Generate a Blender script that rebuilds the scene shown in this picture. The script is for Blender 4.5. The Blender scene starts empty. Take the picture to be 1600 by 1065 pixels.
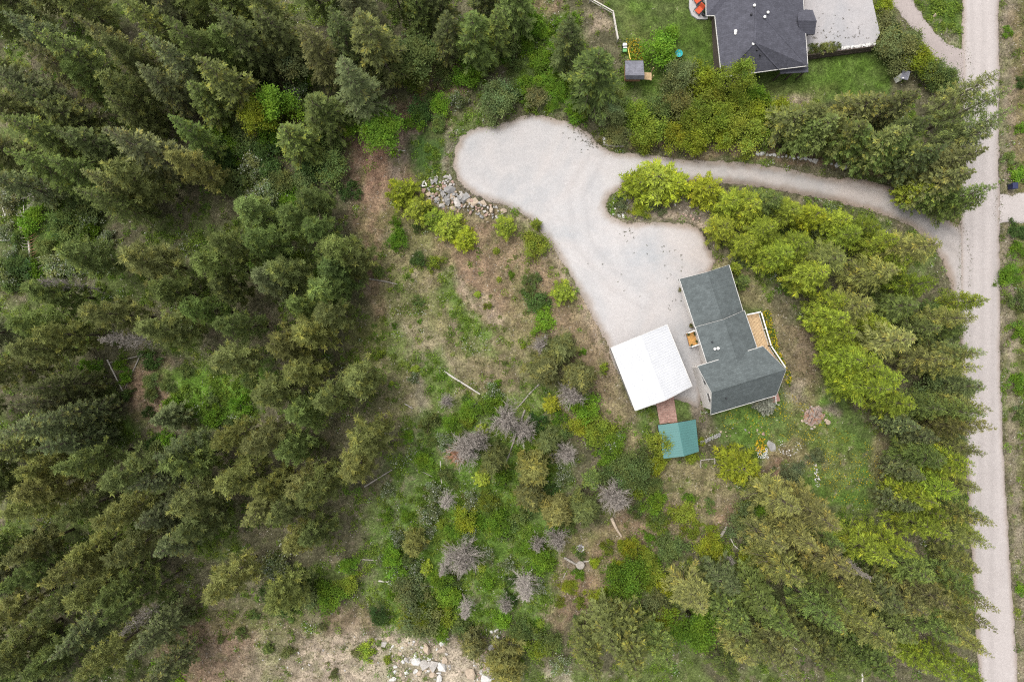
import bpy, bmesh, math
import numpy as np
from mathutils import Vector

# ------------------------------------------------------------------ camera, sky, sun, exposure
H = 83.0                                   # drone height above the driveway
scene = bpy.context.scene
COL = scene.collection
cam_data = bpy.data.cameras.new("camera")
cam_data.lens = 24.0
cam_data.sensor_width = 36.0
cam_data.clip_end = 3000.0
cam = bpy.data.objects.new("camera", cam_data)
cam.location = (0, 0, H)
COL.objects.link(cam)
scene.camera = cam

SUN_EL, SUN_AZ = math.radians(66), math.radians(-52)      # azimuth from +Y, clockwise
world = bpy.data.worlds.new("World")
scene.world = world
world.use_nodes = True
wn = world.node_tree
sky = wn.nodes.new("ShaderNodeTexSky")
sky.sky_type = 'NISHITA'
sky.sun_disc = False
sky.sun_elevation = SUN_EL
sky.sun_rotation = SUN_AZ
sky.air_density = 1.0
sky.dust_density = 4.0
hsv = wn.nodes.new("ShaderNodeHueSaturation")
hsv.inputs["Saturation"].default_value = 0.14           # thin high cloud: nearly white sky
wn.links.new(sky.outputs[0], hsv.inputs["Color"])
wn.links.new(hsv.outputs[0], wn.nodes["Background"].inputs[0])
wn.nodes["Background"].inputs[1].default_value = 0.15

sd = bpy.data.lights.new("sun", 'SUN')
sd.energy = 1.05
sd.angle = math.radians(28)
sd.color = (1.0, 0.95, 0.88)
sun = bpy.data.objects.new("sun", sd)
dirv = Vector((math.sin(SUN_AZ) * math.cos(SUN_EL), math.cos(SUN_AZ) * math.cos(SUN_EL), math.sin(SUN_EL)))
sun.rotation_euler = dirv.to_track_quat('Z', 'Y').to_euler()
sun.location = dirv * 120
COL.objects.link(sun)

scene.view_settings.view_transform = 'Standard'
scene.view_settings.look = 'None'
scene.view_settings.gamma = 1.0
scene.view_settings.exposure = 0.93
scene.cycles.max_bounces = 8
scene.cycles.diffuse_bounces = 5
scene.cycles.transmission_bounces = 3
scene.cycles.use_denoising = False
scene.cycles.filter_width = 1.15

# ------------------------------------------------------------------ survey: photo pixel + height -> metres
K = 1600 * 24.0 / 36.0 / H
CX, CY = 800.0, 532.5
rng = np.random.default_rng(11)


def P(px, py, z=0.0):
    s = (H - z) / H / K
    return Vector(((px - CX) * s, (CY - py) * s, z))


def PX(pts):
    a = np.asarray(pts, float)
    return np.stack([(a[:, 0] - CX) / K, (CY - a[:, 1]) / K], 1)


def smooth(x):
    x = np.clip(x, 0, 1)
    return x * x * (3 - 2 * x)


class Noise:
    def __init__(self, seed):
        self.g = np.random.default_rng(seed).random((256, 256))

    def n(self, x, y):
        xi = np.floor(x).astype(int); yi = np.floor(y).astype(int)
        fx = smooth(x - xi); fy = smooth(y - yi)
        g = self.g
        a = g[xi & 255, yi & 255]; b = g[(xi + 1) & 255, yi & 255]
        c = g[xi & 255, (yi + 1) & 255]; d = g[(xi + 1) & 255, (yi + 1) & 255]
        return (a * (1 - fx) + b * fx) * (1 - fy) + (c * (1 - fx) + d * fx) * fy

    def fbm(self, x, y, scale, octv=4):
        v = 0; amp = 0.5; tot = 0; f = 1.0 / scale
        for i in range(octv):
            v = v + amp * self.n(x * f + 17.3 * i + 100, y * f + 9.1 * i + 100)
            tot += amp; amp *= 0.55; f *= 2.1
        return v / tot


NZ = Noise(3); NZ2 = Noise(7); NZ3 = Noise(21)


def sdist(x, y, poly):
    """signed distance to polygon, negative inside (metres)"""
    poly = np.asarray(poly, float)
    d = np.full(x.shape, 1e9); inside = np.zeros(x.shape, bool)
    n = len(poly)
    for i in range(n):
        a = poly[i]; b = poly[(i + 1) % n]
        e = b - a
        t = np.clip(((x - a[0]) * e[0] + (y - a[1]) * e[1]) / (e @ e + 1e-12), 0, 1)
        dd = (x - a[0] - t * e[0]) ** 2 + (y - a[1] - t * e[1]) ** 2
        d = np.minimum(d, dd)
        c = ((a[1] > y) != (b[1] > y)) & (x < (b[0] - a[0]) * (y - a[1]) / (b[1] - a[1] + 1e-12) + a[0])
        inside ^= c
    d = np.sqrt(d)
    return np.where(inside, -d, d)


def smooth_poly(pts, it=2):
    p = np.asarray(pts, float)
    for _ in range(it):
        q = np.roll(p, -1, 0)
        p = np.stack([p * .75 + q * .25, p * .25 + q * .75], 1).reshape(-1, 2)
    return p


# ------------------------------------------------------------------ helpers: objects, meshes, materials
def tag(o, label=None, cat=None, group=None, kind=None):
    if label: o["label"] = label
    if cat: o["category"] = cat
    if group: o["group"] = group
    if kind: o["kind"] = kind
    return o


def link(o, parent=None):
    COL.objects.link(o)
    if parent is not None:
        o.parent = parent
    return o


def empty(name, loc, rz=0.0):
    o = bpy.data.objects.new(name, None)
    o.empty_display_size = 0.3
    o.location = loc
    o.rotation_euler = (0, 0, rz)
    return link(o)


def mesh_quads(name, q, col=None, mat=None):
    """q (N,4,3) -> mesh of loose quads, col (N,4) rgba multiplier"""
    q = np.ascontiguousarray(q, np.float32); n = len(q)
    me = bpy.data.meshes.new(name)
    me.vertices.add(n * 4); me.vertices.foreach_set("co", q.ravel())
    me.loops.add(n * 4); me.loops.foreach_set("vertex_index", np.arange(n * 4, dtype=np.int32))
    me.polygons.add(n); me.polygons.foreach_set("loop_start", np.arange(0, n * 4, 4, dtype=np.int32))
    if col is not None:
        ca = me.color_attributes.new("Col", 'FLOAT_COLOR', 'POINT')
        ca.data.foreach_set("color", np.repeat(np.asarray(col, np.float32), 4, axis=0).ravel())
    me.update(calc_edges=True)
    if mat: me.materials.append(mat)
    return me


def mesh_py(name, v, f, mat=None, smoothed=False):
    me = bpy.data.meshes.new(name)
    me.from_pydata([tuple(map(float, p)) for p in v], [], [tuple(map(int, t)) for t in f])
    if smoothed:
        me.polygons.foreach_set("use_smooth", [True] * len(me.polygons))
    me.update()
    if mat: me.materials.append(mat)
    return me


class MB:
    """collects boxes, bars and tubes into one mesh part"""
    def __init__(self):
        self.v = []; self.f = []

    def add(self, v, f):
        o = len(self.v)
        self.v += [Vector(p) for p in v]
        self.f += [tuple(i + o for i in t) for t in f]
        return self

    def hexa(self, b, t):
        return self.add(list(b) + list(t), [(3, 2, 1, 0), (4, 5, 6, 7), (0, 1, 5, 4), (1, 2, 6, 5), (2, 3, 7, 6), (3, 0, 4, 7)])

    def box(self, c, s, rz=0.0):
        c = Vector(c); x, y, z = s[0] / 2, s[1] / 2, s[2] / 2
        co, si = math.cos(rz), math.sin(rz)
        r = lambda a, b, d: c + Vector((a * co - b * si, a * si + b * co, d))
        return self.hexa([r(-x, -y, -z), r(x, -y, -z), r(x, y, -z), r(-x, y, -z)],
                         [r(-x, -y, z), r(x, -y, z), r(x, y, z), r(-x, y, z)])

    def bar(self, a, b, w, h=None):
        a = Vector(a); b = Vector(b); h = h or w
        d = (b - a).normalized()
        up = Vector((0, 0, 1)) if abs(d.z) < .95 else Vector((1, 0, 0))
        s = d.cross(up).normalized() * w / 2; u = s.cross(d).normalized() * h / 2
        return self.hexa([a - s - u, a + s - u, a + s + u, a - s + u], [b - s - u, b + s - u, b + s + u, b - s + u])

    def tube(self, pts, rad, n=7, cap=True):
        pts = [Vector(p) for p in pts]; o = len(self.v)
        for i, p in enumerate(pts):
            d = (pts[min(i + 1, len(pts) - 1)] - pts[max(i - 1, 0)]).normalized()
            up = Vector((0, 0, 1)) if abs(d.z) < .9 else Vector((1, 0, 0))
            s = d.cross(up).normalized(); u = s.cross(d).normalized()
            r = rad[i] if hasattr(rad, '__len__') else rad
            for k in range(n):
                a = 2 * math.pi * k / n
                self.v.append(p + (s * math.cos(a) + u * math.sin(a)) * r)
        for i in range(len(pts) - 1):
            for k in range(n):
                k2 = (k + 1) % n
                self.f.append((o + i * n + k, o + i * n + k2, o + (i + 1) * n + k2, o + (i + 1) * n + k))
        if cap:
            self.f.append(tuple(o + k for k in range(n))[::-1])
            self.f.append(tuple(o + (len(pts) - 1) * n + k for k in range(n)))
        return self

    def slab(self, pts, th):
        """polygon (list of 3-D points, counter-clockwise seen from above) with thickness th downwards"""
        n = len(pts)
        t = [Vector(p) for p in pts]; b = [p - Vector((0, 0, th)) for p in t]
        o = len(self.v)
        self.v += t + b
        self.f.append(tuple(o + i for i in range(n)))
        self.f.append(tuple(o + n + i for i in range(n))[::-1])
        for i in range(n):
            j = (i + 1) % n
            self.f.append((o + i, o + n + i, o + n + j, o + j))
        return self

    def lathe(self, prof, c=(0, 0, 0), n=14):
        c = Vector(c); o = len(self.v)
        for r, z in prof:
            for k in range(n):
                a = 2 * math.pi * k / n
                self.v.append(c + Vector((r * math.cos(a), r * math.sin(a), z)))
        for i in range(len(prof) - 1):
            for k in range(n):
                k2 = (k + 1) % n
                self.f.append((o + i * n + k, o + i * n + k2, o + (i + 1) * n + k2, o + (i + 1) * n + k))
        self.f.append(tuple(o + (len(prof) - 1) * n + k for k in range(n)))
        self.f.append(tuple(o + k for k in range(n))[::-1])
        return self

    def build(self, name, mat, parent=None, origin=None, smoothed=False, bevel=0.0):
        v = self.v
        if origin is None and parent is not None:
            M = parent.matrix_basis.copy()
            p = parent.parent
            while p is not None:
                M = p.matrix_basis @ M; p = p.parent
            Mi = M.inverted(); v = [Mi @ p for p in v]; loc = None
        elif origin is not None:
            o = Vector(origin); v = [p - o for p in v]; loc = o
        else:
            loc = None
        me = mesh_py(name, v, self.f, mat, smoothed)
        bm = bmesh.new(); bm.from_mesh(me)
        bmesh.ops.recalc_face_normals(bm, faces=bm.faces)
        bm.to_mesh(me); bm.free()
        ob = bpy.data.objects.new(name, me)
        if loc is not None: ob.location = loc
        if bevel:
            m = ob.modifiers.new("bevel", 'BEVEL'); m.width = bevel; m.segments = 2; m.limit_method = 'ANGLE'
        return link(ob, parent)


class Mat:
    def __init__(self, name):
        self.m = bpy.data.materials.new(name); self.m.use_nodes = True
        self.t = self.m.node_tree; self.b = self.t.nodes["Principled BSDF"]

    def node(self, typ, **kw):
        n = self.t.nodes.new(typ)
        for k, v in kw.items():
            if hasattr(n, k): setattr(n, k, v)
            else: n.inputs[k].default_value = v
        return n

    def ln(self, a, b): self.t.links.new(a, b)

    def mix(self, fac, a, b, blend='MIX'):
        n = self.t.nodes.new("ShaderNodeMix"); n.data_type = 'RGBA'; n.blend_type = blend
        for s, v in ((0, fac), (6, a), (7, b)):
            if isinstance(v, bpy.types.NodeSocket): self.ln(v, n.inputs[s])
            else: n.inputs[s].default_value = v if s == 0 else (*v, 1.0)[:4]
        return n.outputs[2]

    def noise(self, scale, detail=4, rough=.6, vec=None, dist=0.0):
        n = self.node("ShaderNodeTexNoise"); n.inputs["Scale"].default_value = scale
        n.inputs["Detail"].default_value = detail; n.inputs["Roughness"].default_value = rough
        n.inputs["Distortion"].default_value = dist
        if vec is not None: self.ln(vec, n.inputs["Vector"])
        return n.outputs["Fac"]

    def ramp(self, sock, stops):
        n = self.t.nodes.new("ShaderNodeValToRGB"); cr = n.color_ramp
        while len(cr.elements) < len(stops): cr.elements.new(0.5)
        for e, (p, c) in zip(cr.elements, stops):
            e.position = p; e.color = (c, c, c, 1) if not hasattr(c, '__len__') else (*c, 1)
        self.ln(sock, n.inputs[0]); return n.outputs[0]

    def coord(self, which="Object"):
        return self.node("ShaderNodeTexCoord").outputs[which]

    def bump(self, sock, strength=.3, dist=.05):
        n = self.node("ShaderNodeBump"); n.inputs["Strength"].default_value = strength
        n.inputs["Distance"].default_value = dist
        self.ln(sock, n.inputs["Height"]); self.ln(n.outputs[0], self.b.inputs["Normal"])

    def base(self, c, rough=.8, spec=.3, metal=0.0):
        if isinstance(c, bpy.types.NodeSocket): self.ln(c, self.b.inputs["Base Color"])
        else: self.b.inputs["Base Color"].default_value = (*c, 1)
        self.b.inputs["Roughness"].default_value = rough
        self.b.inputs["Specular IOR Level"].default_value = spec
        self.b.inputs["Metallic"].default_value = metal
        return self.m


def worn(name, c, var=.25, scale=3.0, rough=.75, spec=.3, bump=0.0, bscale=20, metal=0.0):
    """plain colour with uneven tone and fine relief"""
    m = Mat(name); co = m.coord()
    n = m.noise(scale, 6, .65, co)
    lo = tuple(x * (1 - var) for x in c); hi = tuple(min(1, x * (1 + var)) for x in c)
    m.base(m.ramp(n, [(.3, lo), (.7, hi)]), rough, spec, metal)
    if bump: m.bump(m.noise(bscale, 4, .6, co), bump, .03)
    return m.m


def foliage(name, trans=.3, spec=.15):
    m = Mat(name)
    att = m.node("ShaderNodeVertexColor", layer_name="Col")
    oi = m.node("ShaderNodeObjectInfo")
    c = m.mix(1.0, oi.outputs["Color"], att.outputs["Color"], 'MULTIPLY')
    inv = m.node("ShaderNodeMath", operation='SUBTRACT'); inv.inputs[0].default_value = 1.0
    m.ln(att.outputs["Alpha"], inv.inputs[1])
    c = m.mix(inv.outputs[0], c, (.58, .60, .52))
    m.base(c, .65, spec)
    tr = m.node("ShaderNodeBsdfTranslucent"); m.ln(c, tr.inputs["Color"])
    mx = m.node("ShaderNodeMixShader"); mx.inputs[0].default_value = trans
    m.ln(m.b.outputs[0], mx.inputs[1]); m.ln(tr.outputs[0], mx.inputs[2])
    m.ln(mx.outputs[0], m.t.nodes["Material Output"].inputs["Surface"])
    return m.m


M = {}
M['leaf'] = foliage("foliage", .42)
M['litter'] = foliage("litter", .1, .1)
M['bark'] = worn("bark", (.13, .105, .085), .4, 6, .9, .1)
M['dead'] = worn("dead_wood", (.34, .305, .272), .35, 5, .9, .1)
M['rustdead'] = worn("dead_rust", (.30, .16, .10), .3, 5, .9, .1)
M['log'] = worn("weathered_log", (.27, .245, .215), .35, 4, .9, .1, .4, 12)
M['pole'] = worn("bleached_pole", (.44, .41, .37), .2, 4, .85, .1, .3, 12)
M['white'] = worn("white_paint", (.72, .70, .67), .08, 3, .6, .3)
M['siding_trim'] = worn("white_trim", (.50, .485, .46), .06, 4, .6, .3)
M['concrete'] = worn("concrete", (.36, .35, .35), .14, 2, .9, .2, .2, 30)
M['wood'] = worn("cedar_boards", (.46, .33, .19), .25, 5, .75, .2, .3, 25)
M['woodo'] = worn("stained_boards", (.48, .26, .08), .25, 5, .7, .2, .3, 25)
M['woodr'] = worn("red_brown_boards", (.30, .16, .10), .3, 5, .8, .2, .3, 25)
M['dark'] = worn("dark_metal", (.03, .03, .035), .3, 4, .6, .3)
M['glass'] = Mat("window_glass").base((.02, .025, .03), .08, .5)
M['brown'] = worn("brown_siding", (.09, .07, .06), .2, 3, .8, .2)
M['stone'] = worn("pale_stone", (.36, .335, .31), .3, 2.2, .9, .2, .5, 9)
M['stoneg'] = worn("grey_stone", (.24, .232, .224), .3, 2.2, .9, .2, .5, 9)
M['stonet'] = worn("tan_stone", (.36, .29, .22), .3, 2.2, .9, .2, .5, 9)
M['stonew'] = worn("white_stone", (.47, .455, .435), .2, 2.2, .9, .2, .5, 9)
M['stoner'] = worn("reddish_stone", (.34, .23, .19), .3, 2.2, .9, .2, .5, 9)


def shingles(name, c, lo=.72, hi=1.28, row=.22, rot=0.0):
    m = Mat(name)
    mp = m.node("ShaderNodeMapping"); m.ln(m.coord(), mp.inputs["Vector"])
    mp.inputs["Rotation"].default_value[2] = rot
    bt = m.node("ShaderNodeTexBrick"); m.ln(mp.outputs[0], bt.inputs["Vector"])
    bt.inputs["Scale"].default_value = 1.0; bt.inputs["Brick Width"].default_value = .34
    bt.inputs["Row Height"].default_value = row; bt.inputs["Mortar Size"].default_value = .012
    bt.inputs["Color1"].default_value = (.78, .78, .78, 1); bt.inputs["Color2"].default_value = (1.15, 1.15, 1.15, 1)
    bt.inputs["Mortar"].default_value = (.55, .55, .55, 1)
    n = m.noise(1.1, 6, .7, m.coord())
    n2 = m.noise(14, 3, .7, m.coord())
    a = m.mix(1.0, m.ramp(n, [(.3, tuple(x * lo for x in c)), (.7, tuple(x * hi for x in c))]), bt.outputs["Color"], 'MULTIPLY')
    a = m.mix(.35, a, m.ramp(n2, [(.3, tuple(x * .5 for x in c)), (.7, tuple(x * 1.6 for x in c))]))
    m.base(a, .9, .15)
    m.bump(bt.outputs["Fac"], -.4, .02)
    return m.m


M['roof'] = shingles("slate_green_shingles", (.094, .108, .109), rot=math.radians(-16.5))
M['roof2'] = shingles("charcoal_shingles", (.072, .072, .088))
M['roof3'] = shingles("weathered_shakes", (.15, .15, .175), .6, 1.5)


def metal_roof(name, c, rough=.45):
    m = Mat(name); n = m.noise(.6, 5, .6, m.coord())
    m.base(m.ramp(n, [(.3, tuple(x * .93 for x in c)), (.7, tuple(min(1, x * 1.05) for x in c))]), rough, .4)
    return m.m


M['wmetal'] = metal_roof("white_metal", (.46, .465, .48))
M['gmetal'] = metal_roof("teal_metal", (.065, .165, .155))
M['wallmetal'] = metal_roof("grey_metal_wall", (.32, .33, .34))


def siding():
    m = Mat("lap_siding")
    w = m.node("ShaderNodeTexWave"); w.wave_type = 'BANDS'; w.bands_direction = 'Z'; w.wave_profile = 'SAW'
    w.inputs["Scale"].default_value = 1.6; m.ln(m.coord(), w.inputs["Vector"])
    n = m.noise(1.5, 4, .6, m.coord())
    m.base(m.ramp(n, [(.3, (.62, .58, .54)), (.7, (.70, .66, .62))]), .7, .25)
    m.bump(w.outputs["Fac"], .5, .03)
    return m.m


M['siding'] = siding()


def gravel(name, c1, c2, c3):
    m = Mat(name); co = m.coord()
    big = m.noise(.07, 4, .6, co, .6); mid = m.noise(.45, 5, .65, co); fin = m.noise(7.0, 4, .75, co); spk = m.noise(2.2, 3, .8, co)
    a = m.mix(m.ramp(big, [(.42, 0), (.60, 1)]), c1, c2)
    a = m.mix(m.ramp(mid, [(.42, 0), (.75, .7)]), a, c3)
    a = m.mix(.28, a, m.ramp(fin, [(.25, .25), (.75, .75)]), 'OVERLAY')
    a = m.mix(.16, a, m.ramp(spk, [(.3, .3), (.7, .7)]), 'OVERLAY')
    # vertex colour carries worn wheel tracks and the dirt that edges the gravel
    att = m.node("ShaderNodeVertexColor", layer_name="Col")
    a = m.mix(1.0, a, att.outputs["Color"], 'MULTIPLY')
    m.base(a, .95, .1)
    m.bump(fin, .5, .03)
    return m.m


M['gravel'] = gravel("pale_gravel", (.378, .356, .347), (.308, .312, .320), (.405, .390, .384))
M['roadgravel'] = gravel("road_gravel", (.345, .312, .298), (.32, .29, .278), (.37, .338, .325))


def ground_mat():
    m = Mat("earth"); co = m.coord()
    att = m.node("ShaderNodeVertexColor", layer_name="Col")
    fin = m.noise(5.0, 8, .85, co); mid = m.noise(.9, 6, .7, co, .5); spk = m.noise(2.6, 6, .9, co)
    a = m.mix(1.0, att.outputs["Color"], m.ramp(fin, [(.34, .08), (.66, .92)]), 'OVERLAY')
    a = m.mix(.6, a, m.ramp(mid, [(.3, .22), (.7, .78)]), 'OVERLAY')
    a = m.mix(m.ramp(spk, [(.62, 0), (.78, .5)]), a, (.34, .28, .20))
    m.base(a, .95, .08)
    m.bump(fin, .8, .08)
    return m.m


M['earth'] = ground_mat()

# ------------------------------------------------------------------ outlines on the ground (photo pixels)
DRIVE = smooth_poly([(716, 215), (709, 238), (709, 262), (716, 285), (735, 302), (765, 315), (800, 325), (824, 338), (846, 362),
         (866, 388), (886, 422), (905, 457), (924, 492), (940, 522), (952, 548), (992, 640), (1030, 632), (1054, 622),
         (1078, 630), (1094, 640), (1100, 600), (1108, 560), (1096, 515), (1078, 445), (1118, 422), (1112, 388), (1103, 364),
         (1078, 348), (1042, 347), (1010, 345), (985, 349), (968, 345), (952, 335), (945, 322), (953, 306), (972, 294),
         (990, 284), (1040, 290), (1100, 284), (1150, 288), (1200, 293), (1260, 307), (1320, 318), (1370, 333), (1410, 345),
         (1440, 364), (1464, 392), (1482, 430), (1494, 480), (1515, 530), (1515, 352), (1480, 345), (1450, 330), (1420, 306), (1385, 288), (1345, 279),
         (1300, 277), (1260, 270), (1210, 260), (1160, 253), (1100, 252), (1050, 246), (1000, 240), (950, 236), (936, 224),
         (922, 209), (900, 195), (870, 186), (842, 178), (820, 179), (800, 188), (780, 195), (750, 198), (727, 204)], 2)
ROAD = [(1504, -260), (1504, 0), (1503, 100), (1500, 300), (1500, 500), (1508, 700), (1520, 900), (1531, 1065), (1560, 1400),
        (1622, 1400), (1591, 1065), (1581, 900), (1571, 750), (1564, 600), (1562, 300), (1562, 0), (1562, -260)]
LANE = smooth_poly([(1360, -60), (1388, 0), (1425, 42), (1458, 85), (1482, 118), (1515, 165), (1515, 80), (1500, 76), (1478, 70), (1462, 52), (1422, 0), (1395, -60)], 2)
PAD = smooth_poly([(1556, 306), (1578, 304), (1640, 300), (1640, 348), (1580, 346), (1556, 350)], 1)
YARD = [(1240, -60), (1352, -60), (1362, 0), (1374, 55), (1368, 68), (1310, 80), (1262, 86), (1240, 60)]
W_DRIVE, W_ROAD, W_LANE, W_PAD = PX(DRIVE), PX(ROAD), PX(LANE), PX(PAD)
FLATS = [W_DRIVE, W_ROAD, W_LANE, W_PAD,
         PX([(1060, 410), (1240, 400), (1240, 660), (1020, 730)]), PX([(1040, -80), (1420, -80), (1420, 150), (1080, 150)]),
         PX([(940, -20), (1120, -20), (1120, 140), (940, 140)])]

# ------------------------------------------------------------------ terrain sheet with the colours of the soil and turf
fx = np.arange(-68, 68.01, .26); fy = np.arange(-47, 47.01, .26)
outer = np.array([3, 8, 16, 30, 60, 120, 250, 500.])
gx = np.concatenate([fx[0] - outer[::-1], fx, fx[-1] + outer]); gy = np.concatenate([fy[0] - outer[::-1], fy, fy[-1] + outer])
X, Y = np.meshgrid(gx, gy, indexing='ij')
dflat = np.full(X.shape, 1e9)
for p in FLATS: dflat = np.minimum(dflat, sdist(X, Y, p))
dd = np.minimum(sdist(X, Y, W_DRIVE), dflat)
rough_m = smooth((dflat - .3) / 3.5)
Z = rough_m * (1.1 * (NZ.fbm(X, Y, 9.0, 3) - .5) + .42 * (NZ2.fbm(X, Y, 1.7, 3) - .5))
west = smooth((16 - X) / 22)
Z -= west * smooth((dflat - .2) / 8.0) * 1.3
inflat = smooth(-dflat / .4 + .6)
Z -= .05 * inflat
Z -= .06


def gz(x, y):
    i = np.clip(np.searchsorted(gx, x) - 1, 0, len(gx) - 2); j = np.clip(np.searchsorted(gy, y) - 1, 0, len(gy) - 2)
    u = (x - gx[i]) / (gx[i + 1] - gx[i]); v = (y - gy[j]) / (gy[j + 1] - gy[j])
    return (Z[i, j] * (1 - u) + Z[i + 1, j] * u) * (1 - v) + (Z[i, j + 1] * (1 - u) + Z[i + 1, j + 1] * u) * v


def G(px, py, dz=0.0):
    p = P(px, py)
    for _ in range(2):
        p = P(px, py, float(gz(p.x, p.y)))
    return Vector((p.x, p.y, p.z + dz))


SOIL = dict(floor=(.085, .080, .046), moss=(.080, .102, .032), brown=(.178, .118, .080), drygrass=(.182, .146, .084), tan=(.285, .225, .165),
            green=(.070, .125, .020), bright=(.086, .160, .020), lawn=(.058, .098, .016), dark=(.040, .075, .018), olive=(.105, .108, .036),
            grey=(.235, .20, .175), rubble=(.32, .265, .21), red=(.185, .105, .075), mud=(.19, .155, .125), dirtgrey=(.13, .11, .092))
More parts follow.
